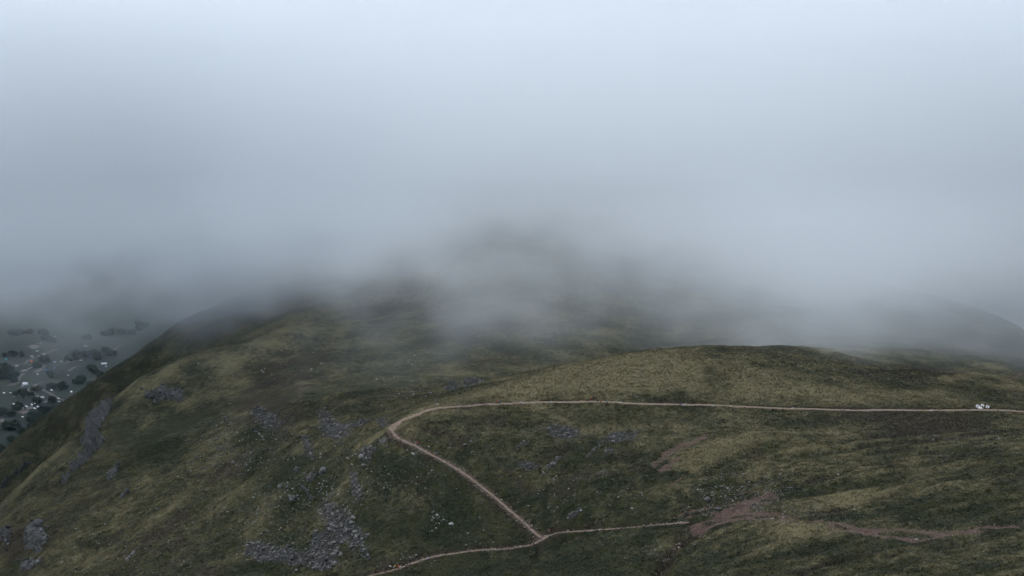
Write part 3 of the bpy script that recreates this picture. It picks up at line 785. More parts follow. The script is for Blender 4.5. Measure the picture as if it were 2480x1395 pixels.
# ---------------------------------------------------------------- rough grass standing on the hill
def tufts(n, y0, y1, x0, x1, seed):
    r = np.random.default_rng(seed)
    x = r.uniform(x0, x1, n); y = r.uniform(y0, y1, n)
    keep = (np.abs(x) < 0.33 * y + 8) & (sample(BARE, x, y) < 0.35) & (sample(STONY, x, y) < 0.35)
    keep &= r.random(n) < 0.45 + 0.55 * sstep(-0.15, 0.25, fbm(x / 7, y / 7, 2, 91))
    x, y = x[keep], y[keep]; n = len(x); z = ground(x, y) + EYE
    h = 0.22 + 0.30 * r.random(n); w = 0.16 + 0.22 * r.random(n)
    V = np.zeros((n, 9, 3)); a0 = r.uniform(0, 6.28, n)
    for k in range(3):
        a = a0 + k * 2.1; lean = 0.5 * h
        dx, dy = np.cos(a), np.sin(a)
        V[:, 3 * k] = np.stack([x - dy * w, y + dx * w, z - 0.15], -1)
        V[:, 3 * k + 1] = np.stack([x + dy * w, y - dx * w, z - 0.15], -1)
        V[:, 3 * k + 2] = np.stack([x + dx * (lean + w), y + dy * (lean + w), z + h * (0.8 + 0.3 * (k == 0))], -1)
    o = soup("grass", V.reshape(-1, 3), np.arange(n * 9).reshape(-1, 3), hill_m)
    c = np.stack([sample(f, x, y) for f in (np.clip(STRAW + 0.12, 0, 1), HEATH, BARE, STONY)], -1)
    c[:, 0] = np.clip(c[:, 0] + r.normal(0, 0.16, n), 0, 1)
    ca = o.data.color_attributes.new("cover", 'FLOAT_COLOR', 'POINT')
    ca.data.foreach_set("color", np.repeat(c, 9, axis=0).astype(np.float32).ravel())
    return tag(o, kind="stuff")
tufts(420000, 500, 940, -330, 330, 5)

# pitching stones and kerb boulders bedded in the zigzag and the lower path
for po, (L, half), a, n, sd in ((path_objs[0], PATHS[0], 'zig', 520, 61), (path_objs[1], PATHS[1], 'low', 520, 62)):
    r = np.random.default_rng(sd); lo = int(np.argmin(L[:, 0])) - 60 if a == 'zig' else 0
    i = r.integers(lo, len(L) - 1, n); T = np.gradient(L[:, :2], axis=0)[i]; T /= np.linalg.norm(T, axis=1)[:, None]
    off = np.where(r.random(n) < 0.55, r.choice([-1.0, 1.0], n) * r.uniform(0.85, 1.35, n), r.uniform(-0.8, 0.8, n)) * half
    P = L[i, :2] + np.stack([-T[:, 1], T[:, 0]], 1) * off[:, None]
    V, Fc = strew(P, 0.34 * np.exp(r.normal(0, 0.35, n)), r, PEBBLES, sink=0.15, tilt=0.25)
    tag(soup("pitching_stones", V, Fc, path_stone_m, po), kind="stuff")

# ---------------------------------------------------------------- stone bars across the upper path (parts of the path)
bar_v = rock_shape(901, 2, (1, 0.10, 0.09))
bar_me = bpy.data.meshes.new("drain_stone"); bar_me.from_pydata([tuple(x) for x in bar_v[0]], [], [tuple(x) for x in bar_v[1]]); bar_me.materials.append(pale_m)
for u, v in [(1266, 976), (1333, 974), (1336.5, 974.5), (1502, 975), (1505, 975), (1657, 981), (1660, 981), (1728, 984), (1771, 985), (1918, 989), (1921, 989), (2052, 993), (2055.5, 993), (2254, 994), (2257, 994)]:
    P = locate([u - 4, u + 4], [v + 3.2, v - 3.2]); a, b2 = P
    a[2] = ground(a[0], a[1]); b2[2] = ground(b2[0], b2[1])
    d = Vector(b2 - a); L = min(d.length, 5.5); c = Vector((a + b2) / 2)
    c.z = float(ground(c.x, c.y)) + 0.22
    o = bpy.data.objects.new("drain_stone", bar_me); link(o, path_objs[0])
    o.location = c + Vector((0, 0, EYE)); o.rotation_mode = 'QUATERNION'; o.rotation_quaternion = d.to_track_quat('X', 'Z'); o.scale = (L / 2,) * 3 if L < 4 else (L / 2, 2.2, 2.2)

# ---------------------------------------------------------------- hikers
def skin_mesh(name, joints, bones, sub=1):
    me = bpy.data.meshes.new(name); names = list(joints)
    me.from_pydata([joints[k][0] for k in names], [(names.index(a), names.index(b)) for a, b in bones], [])
    o = bpy.data.objects.new(name, me); COL.objects.link(o)
    m = o.modifiers.new("skin", 'SKIN')
    for i, k in enumerate(names):
        r = joints[k][1]; sv = me.skin_vertices[0].data[i]
        sv.radius = r if isinstance(r, tuple) else (r, r); sv.use_root = (i == 0)
    s = o.modifiers.new("sub", 'SUBSURF'); s.levels = sub; s.render_levels = sub
    dg = bpy.context.evaluated_depsgraph_get()
    out = bpy.data.meshes.new_from_object(o.evaluated_get(dg)); out.name = name
    bpy.data.objects.remove(o); bpy.data.meshes.remove(me)
    out.polygons.foreach_set("use_smooth", [True] * len(out.polygons))
    return out
def figure(stride, lean, swing, bend=0.25):
    """joints of a standing or walking adult facing +Y, feet on z = 0"""
    J = {"pelvis": ((0, 0, 0.96), (0.155, 0.11)), "waist": ((0, lean * 0.25, 1.12), (0.145, 0.10)), "chest": ((0, lean * 0.65, 1.34), (0.17, 0.115)),
         "neck": ((0, lean * 0.95, 1.50), 0.058), "jaw": ((0, lean * 1.08 + 0.02, 1.585), 0.075), "crown": ((0, lean * 1.15 + 0.005, 1.70), 0.088), "nose": ((0, lean * 1.12 + 0.115, 1.63), 0.014)}
    B = [("pelvis", "waist"), ("waist", "chest"), ("chest", "neck"), ("neck", "jaw"), ("jaw", "crown"), ("jaw", "nose")]
    for s, w in ((-1, 1), (1, -1)):
        t = "l" if s < 0 else "r"; st = stride * w; sw = -swing * w
        J["shoulder" + t] = ((s * 0.19, lean * 0.85, 1.43), 0.062); J["elbow" + t] = ((s * 0.25, lean * 0.7 + sw * 0.5 - 0.02, 1.15), 0.045)
        J["wrist" + t] = ((s * 0.235, lean * 0.7 + sw + bend * 0.35, 0.93 + bend * 0.18), 0.030); J["palm" + t] = ((s * 0.232, lean * 0.7 + sw * 1.08 + bend * 0.42, 0.86 + bend * 0.2), (0.018, 0.036))
        B += [("chest", "shoulder" + t), ("shoulder" + t, "elbow" + t), ("elbow" + t, "wrist" + t), ("wrist" + t, "palm" + t)]
        px, py, pz = J["palm" + t][0]
        for f, (dy, ln) in enumerate(((0.028, 0.072), (0.010, 0.08), (-0.009, 0.075), (-0.027, 0.06))):
            J["knuckle%d%s" % (f, t)] = ((px, py + dy, pz - 0.035), 0.009); J["tip%d%s" % (f, t)] = ((px - s * 0.018, py + dy + 0.006, pz - 0.035 - ln), 0.008)
            B += [("palm" + t, "knuckle%d%s" % (f, t)), ("knuckle%d%s" % (f, t), "tip%d%s" % (f, t))]
        J["thumb" + t] = ((px - s * 0.02, py + 0.058, pz - 0.03), 0.010); B.append(("palm" + t, "thumb" + t))
        J["hip" + t] = ((s * 0.095, 0.0, 0.90), 0.092); J["knee" + t] = ((s * 0.10, st * 0.55 + 0.03, 0.50), 0.062)
        J["ankle" + t] = ((s * 0.10, st - (0.05 if st < 0 else 0), 0.09 + (0.05 if st < -0.1 else 0)), 0.042); J["toe" + t] = ((s * 0.115, st + 0.16, 0.04), (0.042, 0.032))
        B += [("pelvis", "hip" + t), ("hip" + t, "knee" + t), ("knee" + t, "ankle" + t), ("ankle" + t, "toe" + t)]
    return J, B
def grow(J, keys, pad):
    return {k: (J[k][0], tuple(x + pad for x in J[k][1]) if isinstance(J[k][1], tuple) else J[k][1] + pad) for k in keys}
def garment(J, B, keys, pad, name):
    G = grow(J, keys, pad); return skin_mesh(name, G, [b for b in B if b[0] in G and b[1] in G])
cloth = {}
def cloth_mat(rgb):
    if rgb not in cloth:
        m, t, b = nt("cloth"); g = N(t, "ShaderNodeTexCoord").outputs["Object"]
        n = noise(t, g, 9.0, 3); t.links.new(mixc(t, n, tuple(c * 0.75 for c in rgb), tuple(min(1, c * 1.2) for c in rgb)), b.inputs["Base Color"]); cloth[rgb] = m
    return cloth[rgb]
skin_c, hair_c = cloth_mat((0.48, 0.30, 0.22)), cloth_mat((0.05, 0.035, 0.025))
POSES = []
for stride, lean, swing, bend in ((0.26, 0.05, 0.22, 0.3), (0.18, 0.14, 0.15, 0.6), (0.03, 0.02, 0.04, 0.15), (0.30, 0.20, 0.25, 0.5)):
    J, B = figure(stride, lean, swing, bend)
    jac = ["pelvis", "waist", "chest", "shoulderl", "elbowl", "wristl", "shoulderr", "elbowr", "wristr"]
    tro = ["pelvis", "hipl", "kneel", "anklel", "hipr", "kneer", "ankler"]
    body = skin_mesh("person", J, B)
    parts = {"jacket": garment(J, B, jac, 0.022, "jacket"), "trousers": garment(J, B, tro, 0.016, "trousers")}
    cr = J["crown"][0]
    bm = bmesh.new(); bmesh.ops.create_uvsphere(bm, u_segments=10, v_segments=7, radius=0.108, matrix=Matrix.Translation((cr[0], cr[1] - 0.012, cr[2] + 0.0)) @ Matrix.Diagonal((0.92, 1.08, 0.9, 1)))
    for v in list(bm.verts):
        if v.co.z < cr[2] - 0.06 or (v.co.y > cr[1] + 0.06 and v.co.z < cr[2] - 0.0): bm.verts.remove(v)
    hm = bpy.data.meshes.new("hat"); bm.to_mesh(hm); bm.free(); parts["hat"] = hm
    bm = bmesh.new(); ch = J["chest"][0]
    bmesh.ops.create_cube(bm, size=1.0, matrix=Matrix.Translation((0, ch[1] - 0.24, 1.24)) @ Matrix.Rotation(-lean, 4, 'X') @ Matrix.Diagonal((0.30, 0.20, 0.50, 1)))
    bmesh.ops.bevel(bm, geom=bm.edges[:], offset=0.06, segments=2, affect='EDGES')
    pm = bpy.data.meshes.new("backpack"); bm.to_mesh(pm); bm.free(); parts["backpack"] = pm
    for m in [body] + list(parts.values()):
        m.materials.clear(); m.materials.append(skin_c)
    POSES.append((body, parts))
def hiker(u, v, pose, facing, jacket, trousers, hat, pack, label, group, where=None):
    p = np.array(where) if where is not None else locate(u, v)[0]
    body, parts = POSES[pose]
    o = bpy.data.objects.new("person", body); COL.objects.link(o)
    g = max(float(ground(p[0], p[1])), path_height(p[0], p[1]))
    o.location = (p[0], p[1], g + EYE + 0.02); o.rotation_euler = (0, 0, R(facing)); o.scale = (1.13,) * 3
    o.material_slots[0].link = 'OBJECT'; o.material_slots[0].material = skin_c
    for nm, col in (("jacket", jacket), ("trousers", trousers), ("hat", hat), ("backpack", pack)):
        if col is None: continue
        c = bpy.data.objects.new(nm, parts[nm]); link(c, o)
        c.material_slots[0].link = 'OBJECT'; c.material_slots[0].material = cloth_mat(col)
    return tag(o, label, "person", group)
def path_height(x, y):
    best = -9e9
    for L, half in PATHS:
        d = np.hypot(L[:, 0] - x, L[:, 1] - y); i = int(d.argmin())
        if d[i] < half: best = max(best, float(L[i, 2]) + 0.06)
    return best
BLK, DK, NAVY, BLUE, RED, ORG, GRY, TEAL = (0.012, 0.013, 0.015), (0.03, 0.03, 0.033), (0.015, 0.025, 0.06), (0.03, 0.11, 0.36), (0.62, 0.02, 0.025), (0.70, 0.13, 0.05), (0.07, 0.08, 0.09), (0.03, 0.15, 0.22)
HAIR = (0.03, 0.022, 0.016)
UP, DOWN, ZIG = "hikers on the upper path", "hikers on the lower path", "hikers on the zigzag path"
WALKERS = [
    (1203.5, 976.5, 0, 90, RED, DK, HAIR, BLK, "person in a red jacket, leftmost on the upper path, beside a hiker in blue", UP),
    (1208.5, 978.5, 1, 95, BLUE, DK, GRY, NAVY, "person in a blue jacket stooping beside the leftmost red hiker on the upper path", UP),
    (1423.5, 974, 2, 80, BLK, DK, HAIR, BLK, "person all in black standing left of the hiker on the bank", UP),
    (1431, 969.5, 2, 180, RED, BLK, HAIR, None, "person in a red top standing on the grass bank above the upper path", UP),
    (1447, 974.5, 0, 90, GRY, BLK, HAIR, BLK, "person in a dark grey jacket left of the hiker in orange", UP),
    (1454, 975, 0, 90, ORG, BLK, HAIR, DK, "person in an orange jacket and black trousers on the upper path", UP),
    (1470.5, 976, 0, -90, TEAL, NAVY, HAIR, TEAL, "person in teal blue, right of the hiker in orange", UP),
    (1645.5, 981.3, 0, 90, NAVY, BLK, HAIR, BLK, "person in a navy jacket, left one of the close pair mid path", UP),
    (1649, 981.8, 0, 90, BLUE, NAVY, GRY, NAVY, "person in a brighter blue jacket, right one of the close pair mid path", UP),
    (2322, 991.5, 2, 60, DK, BLK, HAIR, None, "person in black standing at the back of the path, left of the bags", UP),
    (2341.5, 993.5, 3, 90, GRY, BLK, HAIR, BLK, "person in dark grey striding beside a hiker in maroon", UP),
    (2347.5, 993.8, 3, 95, (0.10, 0.02, 0.025), BLK, HAIR, BLK, "person in a maroon top striding beside a hiker in grey", UP),
    (2379, 991.5, 2, 180, BLK, BLK, HAIR, None, "person in black standing in front of the white bulk bags", UP),
    (2398.5, 992.8, 1, -100, NAVY, BLK, HAIR, BLK, "person in navy leaning forward just right of the white bulk bags", UP),
    (2428.5, 992.8, 0, 90, BLK, DK, HAIR, BLK, "person in black walking well to the right of the bags", UP),
    (2463.5, 996, 0, -90, DK, DK, HAIR, DK, "person in dark grey, last on the path at the right edge", UP),
    (1011, 1079, 0, 60, RED, BLK, HAIR, RED, "person in a bright red jacket on the zigzag path below the hairpin", ZIG),
    (1015.3, 1082, 0, 60, DK, BLK, HAIR, BLK, "person in dark clothes right behind the red hiker on the zigzag path", ZIG),
    (1020.5, 1082, 2, 60, BLK, BLK, HAIR, BLK, "person all in black, third of the small group on the zigzag path", ZIG),
    (1058.5, 1105, 0, 60, BLUE, BLK, HAIR, (0.03, 0.09, 0.30), "person in a bright blue jacket alone on the zigzag path", ZIG),
    (1327, 1291, 2, 60, BLK, BLK, HAIR, None, "person in black beside the hiker in dark red above the path junction", DOWN),
    (1331.8, 1290.5, 2, 60, (0.30, 0.01, 0.015), BLK, HAIR, None, "person in a dark red top above the path junction", DOWN),
    (1329, 1299, 1, -60, DK, BLK, (0.5, 0.35, 0.33), BLK, "person in dark clothes with a pale pink cap at the path junction", DOWN),
    (1284.5, 1321, 0, 100, BLK, BLK, HAIR, BLK, "person in black, left one of two just below the path junction", DOWN),
    (1292.5, 1319.8, 0, 100, NAVY, BLK, HAIR, BLK, "person in navy, right one of two just below the path junction", DOWN),
    (1418, 1279.5, 0, 100, DK, BLK, HAIR, (0.35, 0.05, 0.05), "person in dark clothes with a dull red backpack right of the junction", DOWN),
    (965.3, 1378.5, 0, 110, (0.80, 0.05, 0.03), BLK, HAIR, None, "person in an orange red jacket on the lower path beside a hiker in yellow", DOWN),
    (957.5, 1379.5, 0, 110, (0.62, 0.42, 0.06), BLK, HAIR, BLK, "person in a yellow jacket on the lower path", DOWN),
    (930, 1388, 0, 110, BLK, BLK, HAIR, BLK, "person in black low on the lower path, left of the hiker in yellow", DOWN),
    (907.5, 1389.5, 0, 110, (0.16, 0.012, 0.016), BLK, HAIR, BLK, "person in a dark red jacket, lowest on the lower path", DOWN),
    (994.5, 1364, 0, 110, NAVY, BLK, HAIR, BLK, "person in navy, lower one of the pair on the lower path", DOWN),
    (1002, 1360.5, 0, 110, (0.02, 0.025, 0.10), BLK, HAIR, NAVY, "person in dark blue, upper one of the pair on the lower path", DOWN),
    (1036.5, 1359, 0, 110, (0.55, 0.50, 0.72), BLK, HAIR, None, "person in a pale lilac top on the lower path, farthest up", DOWN),
]
for w in WALKERS:
    hiker(w[0], w[1] + (1.3 if w[9] == UP and 'bank' not in w[8] and 'bags' not in w[8] else 0.6), *w[2:])

# ---------------------------------------------------------------- white bulk bags left for path repairs
bag_m, t, b = nt("white_fabric"); g = N(t, "ShaderNodeTexCoord").outputs["Object"]
n1 = noise(t, g, 5.0, 3); t.links.new(mixc(t, n1, (0.66, 0.66, 0.66), (0.84, 0.84, 0.83)), b.inputs["Base Color"]); bump(t, b, n1, 0.06)
def bulk_bag(u, v, rad, tip, label, seed):
    p = locate(u, v)[0]
    root = bpy.data.objects.new("bulk_bag", None); COL.objects.link(root)
    root.location = (p[0], p[1], float(ground(p[0], p[1])) + EYE + 0.5 * rad * math.sin(R(tip))); root.rotation_euler = (R(tip), 0, 0.15 * (seed - 2))
    prof = [(0.55, 0.0), (0.92, 0.04), (1.03, 0.25), (1.0, 0.52), (1.04, 0.72), (1.16, 0.84), (1.14, 0.95), (0.96, 0.97), (0.74, 0.90), (0.66, 0.72), (0.62, 0.5)]
    V, Fc, n = [], [], 28
    for k, (r_, z_) in enumerate(prof):
        for i in range(n):
            a = i / n * 2 * math.pi; sq = 1 + 0.10 * math.cos(4 * a); w = 1 + 0.09 * math.sin(5 * a + seed + k * 0.7) + 0.04 * math.sin(11 * a + k)
            V.append((rad * r_ * sq * w * math.cos(a), rad * r_ * sq * w * math.sin(a), rad * 1.15 * z_ * (1 + 0.10 * math.sin(3 * a + seed))))
    for k in range(len(prof) - 1):
        for i in range(n):
            Fc.append((k * n + i, k * n + (i + 1) % n, (k + 1) * n + (i + 1) % n, (k + 1) * n + i))
    mesh_obj("sack", V, Fc, bag_m, root, True)
    V2 = [(rad * 0.69 * math.cos(i / 14 * 6.283), rad * 0.69 * math.sin(i / 14 * 6.283), rad * 1.15 * 0.62 + 0.04 * math.sin(i * 2.3)) for i in range(14)] + [(0, 0, rad * 1.15 * 0.72)]
    mesh_obj("stone_fill", V2, [(i, (i + 1) % 14, 14) for i in range(14)], crag_m, root)
    for q in range(4):
        a = math.pi / 4 + q * math.pi / 2; c = Vector((math.cos(a), math.sin(a), 0)) * rad * 1.12; tn = Vector((-math.sin(a), math.cos(a), 0)); V, Fc = [], []
        for i in range(9):
            th = math.pi * i / 8; ctr = c + tn * (0.16 * math.cos(th)) + Vector((0, 0, rad * 1.05 + 0.22 * math.sin(th)))
            nr = (tn * math.cos(th) + Vector((0, 0, math.sin(th)))).normalized(); o_ = Vector((math.cos(a), math.sin(a), 0))
            for d1, d2 in ((-.012, -.03), (.012, -.03), (.012, .03), (-.012, .03)): V.append(ctr + nr * d1 + o_ * d2)
        for i in range(8):
            for j in range(4): Fc.append((i * 4 + j, i * 4 + (j + 1) % 4, i * 4 + 4 + (j + 1) % 4, i * 4 + 4 + j))
        mesh_obj("lifting_loop", V, Fc, bag_m, root)
    tag(root, label, "bulk bag", "white bulk bags by the upper path")
bulk_bag(2367.5, 987.0, 0.72, 46, "open white bulk bag left of the crumpled white heap", 1)
bulk_bag(2378.8, 985.0, 0.68, 42, "open white bulk bag behind the person in black", 2)
bulk_bag(2390.5, 988.0, 0.76, 46, "open white bulk bag standing alone, rightmost", 3)
p = locate(2375.5, 989.2)[0]
nx, ny = 34, 18; V = []
for j in range(ny):
    for i in range(nx):
        a, c = (i / (nx - 1) - 0.5) * 2, (j / (ny - 1) - 0.5) * 2
        r_ = max(0, 1 - (abs(a) ** 2.4 + abs(c) ** 2.4)); f = float(fbm(np.array([i / 5.0]), np.array([j / 4.0]), 3, 55)[0])
        x, y = p[0] + a * 1.35 * (1 + 0.15 * f), p[1] + c * 0.75
        V.append((x, y, float(ground(x, y)) + EYE - 0.05 + (0.62 + 0.55 * f) * r_ ** 0.6))
o = mesh_obj("bag_heap", V, [(j * nx + i, j * nx + i + 1, (j + 1) * nx + i + 1, (j + 1) * nx + i) for j in range(ny - 1) for i in range(nx - 1)], bag_m, None, True)
tag(o, "crumpled heap of empty white bulk bags between the open ones", "bag heap")

# ---------------------------------------------------------------- the valley far below
val_m, t, b = nt("valley_ground")
geo = N(t, "ShaderNodeNewGeometry").outputs["Position"]
vor = N(t, "ShaderNodeTexVoronoi"); vor.inputs["Scale"].default_value = 1 / 150.0; t.links.new(geo, vor.inputs["Vector"])
sepv = N(t, "ShaderNodeSeparateColor"); t.links.new(vor.outputs["Color"], sepv.inputs[0])
nv = noise(t, geo, 1 / 60.0, 5, 0.6)
c = mixc(t, sepv.outputs[0], (0.005, 0.009, 0.007), (0.012, 0.017, 0.011))
c = mixc(t, remap(t, nv, 0.50, 0.62), c, (0.008, 0.012, 0.009))
t.links.new(c, b.inputs["Base Color"])
vx = np.arange(-5000, 5001, 50.0); vy = np.concatenate([np.arange(1900, 3000, 100.0), np.arange(3000, 5600, 25.0), np.arange(5600, 9301, 100.0)])
VX, VY = np.meshgrid(vx, vy)
def vground(x, y):
    return 6.0 * fbm(np.asarray(x, float) / 420, np.asarray(y, float) / 420, 3, 77) + 8.0
valley = grid_mesh("valley_floor", VX, VY, vground(VX, VY), val_m); tag(valley, kind="structure")
def vpos(u, v):
    d = ray(u, v)
    if np.ndim(d) == 1: d = d[None]
    D = np.full(len(d), 4000.0)
    for _ in range(6): D = (vground(d[:, 0] * D, d[:, 1] * D) - EYE) / d[:, 2]
    P = d * D[:, None]; P[:, 2] = vground(P[:, 0], P[:, 1]); return P
lane_m, t, b = nt("valley_lane"); g = N(t, "ShaderNodeNewGeometry").outputs["Position"]
t.links.new(mixc(t, noise(t, g, 0.2, 3), (0.055, 0.050, 0.047), (0.10, 0.092, 0.086)), b.inputs["Base Color"])
def sheet_on_valley(name, X, Y, lift, mat, kind="structure"):
    return tag(grid_mesh(name, X, Y, vground(X, Y) + lift, mat), kind=kind)
for k, (px, hw) in enumerate([([(-20,880),(10,883),(27,884.5),(45,883),(61,880.5),(65,876),(75,870.5),(86,866.5)], 4.5), ([(73,882),(90,885),(107,886.5),(98,893),(84,900)], 5), ([(130,884),(150,881.5),(165,878.5),(185,876)], 5),
        ([(30,962),(48,958),(60,952),(70,944),(86,932)], 5), ([(40,945),(68,945),(86,932),(110,927),(146,925),(200,921),(235,918)], 3.5), ([(93.5,940),(118,951.5),(140,964.5),(156,971),(165.5,974),(163,982)], 3.6),
        ([(20,935),(40,926),(47,912),(60,905)], 6), ([(112,856),(124,851),(141,846)], 8), ([(172,853),(184,850),(192,849)], 8), ([(166,956.5),(180,956),(192,955)], 3)]):
    P = vpos([p[0] for p in px], [p[1] for p in px]); L = spline(P, 12.0)
    T = np.gradient(L[:, :2], axis=0); T /= np.linalg.norm(T, axis=1)[:, None]; Nn = np.stack([-T[:, 1], T[:, 0]], 1)
    o = np.array([-1, -0.33, 0.33, 1]) * hw
    sheet_on_valley("lane", L[:, 0, None] + Nn[:, 0, None] * o, L[:, 1, None] + Nn[:, 1, None] * o, 0.45 + 0.05 * k, lane_m)
for k, quad in enumerate([((68, 840), (80, 835.5), (101, 839.5), (80, 847.5)), ((160, 902), (176, 890), (188, 886), (172, 899)), ((262, 853), (288, 838), (300, 834), (278, 850)),
        ((34, 996), (54, 990), (62, 994), (44, 1001)), ((46, 1000), (66, 994), (75, 999), (56, 1005)), ((60, 990), (76, 984.5), (84, 990), (68, 994)), ((78, 964), (92, 957), (98, 960), (84, 970)),
        ((105, 975), (114, 971), (118, 974), (108, 978)), ((0, 1018), (8, 1014), (12, 1025), (0, 1036)), ((24, 931), (40, 924), (50, 928), (34, 935)), ((84, 904), (100, 893), (106, 894), (92, 904)),
        ((48, 899), (60, 896), (70, 900), (54, 903)), ((92, 834), (101, 829), (104, 831), (100, 836))]):
    P = vpos([q[0] for q in quad], [q[1] for q in quad]); s, q = np.meshgrid(np.linspace(0, 1, 7), np.linspace(0, 1, 7))
    XY = [(1 - s) * (1 - q) * P[0, c] + s * (1 - q) * P[1, c] + s * q * P[2, c] + (1 - s) * q * P[3, c] for c in (0, 1)]
    sheet_on_valley("gravel_yard", XY[0], XY[1], 1.1 + 0.05 * k, lane_m)
# houses and caravans
wall_m, t, b = nt("render_white"); b.inputs["Base Color"].default_value = (0.42, 0.43, 0.43, 1)
roof_m, t, b = nt("pale_roof"); b.inputs["Base Color"].default_value = (0.45, 0.48, 0.52, 1); b.inputs["Roughness"].default_value = 0.5
slate_m, t, b = nt("slate_roof"); b.inputs["Base Color"].default_value = (0.16, 0.17, 0.19, 1)
glass_m, t, b = nt("dark_glass"); b.inputs["Base Color"].default_value = (0.02, 0.025, 0.03, 1); b.inputs["Roughness"].default_value = 0.15
teal_m, t, b = nt("teal_canvas"); b.inputs["Base Color"].default_value = (0.05, 0.34, 0.36, 1)
blue_m, t, b = nt("blue_canvas"); b.inputs["Base Color"].default_value = (0.06, 0.20, 0.42, 1)
orange_m, t, b = nt("orange_canvas"); b.inputs["Base Color"].default_value = (0.75, 0.16, 0.04, 1)
cream_m, t, b = nt("cream_panel"); b.inputs["Base Color"].default_value = (0.78, 0.79, 0.78, 1); b.inputs["Roughness"].default_value = 0.35
def bm_box(bm, x0, x1, y0, y1, z0, z1):
    bmesh.ops.create_cube(bm, size=1, matrix=Matrix.Translation(((x0 + x1) / 2, (y0 + y1) / 2, (z0 + z1) / 2)) @ Matrix.Diagonal((x1 - x0, y1 - y0, z1 - z0, 1)))
def bm_obj(name, bm, mat, parent=None):
    me = bpy.data.meshes.new(name); bm.to_mesh(me); bm.free(); me.materials.append(mat); return link(bpy.data.objects.new(name, me), parent)
def copy_tree(root):
    c = root.copy(); COL.objects.link(c)
    for ch in root.children:
        d = ch.copy(); COL.objects.link(d); d.parent = c
        for g_ in ch.children:
            e_ = g_.copy(); COL.objects.link(e_); e_.parent = d
    return c
def make_house(name, L, W, H, roofm, wm=None):
    root = bpy.data.objects.new(name, None); COL.objects.link(root)
    bm = bmesh.new(); bm_box(bm, -L / 2, L / 2, -W / 2, W / 2, -1.5, H)
    for s in (-1, 1):
        v = [bm.verts.new(p_) for p_ in ((s * L / 2, -W / 2, H), (s * L / 2, W / 2, H), (s * L / 2, 0, H + W * 0.42))]; bm.faces.new(v)
    bm_obj("wall", bm, wm or wall_m, root)
    rv = []; e = 0.5; th = 0.25
    for z_ in (0, th):
        for x in (-L / 2 - e, L / 2 + e):
            rv += [(x, -W / 2 - e, H - e * 0.84 + z_ + 0.02), (x, 0, H + W * 0.42 + z_ + 0.02), (x, W / 2 + e, H - e * 0.84 + z_ + 0.02)]
    f = [(0, 3, 4, 1), (1, 4, 5, 2), (6, 7, 10, 9), (7, 8, 11, 10), (0, 6, 9, 3), (2, 5, 11, 8), (0, 1, 7, 6), (1, 2, 8, 7), (3, 9, 10, 4), (4, 10, 11, 5)]
    roof = mesh_obj("roof", rv, f, roofm, root)
    bm = bmesh.new(); bm_box(bm, L * 0.3, L * 0.3 + 1.0, -0.5, 0.5, H + W * 0.3, H + W * 0.42 + 1.3); bm_obj("chimney", bm, wm or wall_m, roof)
    bm = bmesh.new(); bm_box(bm, -L * 0.05, L * 0.05, -W / 2 - 0.06, -W / 2 + 0.05, 0, 2.1); bm_obj("door", bm, slate_m, root)
    for q in (-0.33, -0.18, 0.18, 0.33):
        bm = bmesh.new(); bm_box(bm, q * L - 0.6, q * L + 0.6, -W / 2 - 0.05, -W / 2 + 0.05, 1.0, 2.3); bm_obj("window", bm, glass_m, root)
    return root
def make_caravan():
    root = bpy.data.objects.new("caravan", None); COL.objects.link(root)
    bm = bmesh.new(); bm_box(bm, -4.6, 4.6, -1.6, 1.6, 0.5, 2.7); bmesh.ops.bevel(bm, geom=[e for e in bm.edges], offset=0.25, segments=2, affect='EDGES'); bm_obj("body", bm, cream_m, root)
    bm = bmesh.new(); bm_box(bm, -4.75, 4.75, -1.75, 1.75, 2.72, 2.95); bmesh.ops.bevel(bm, geom=bm.edges[:], offset=0.08, segments=1, affect='EDGES'); bm_obj("roof", bm, cream_m, root)
    for x in (-3.2, -1.0, 2.6):
        bm = bmesh.new(); bm_box(bm, x - 0.7, x + 0.7, -1.66, -1.55, 1.4, 2.2); bm_obj("window", bm, glass_m, root)
    bm = bmesh.new(); bm_box(bm, 0.5, 1.3, -1.66, -1.55, 0.6, 2.4); bm_obj("door", bm, slate_m, root)
    bm = bmesh.new(); bm_box(bm, -4.4, 4.4, -1.5, 1.5, -0.6, 0.5); bm_obj("skirt", bm, slate_m, root)
    return root
cv = make_caravan(); first = True
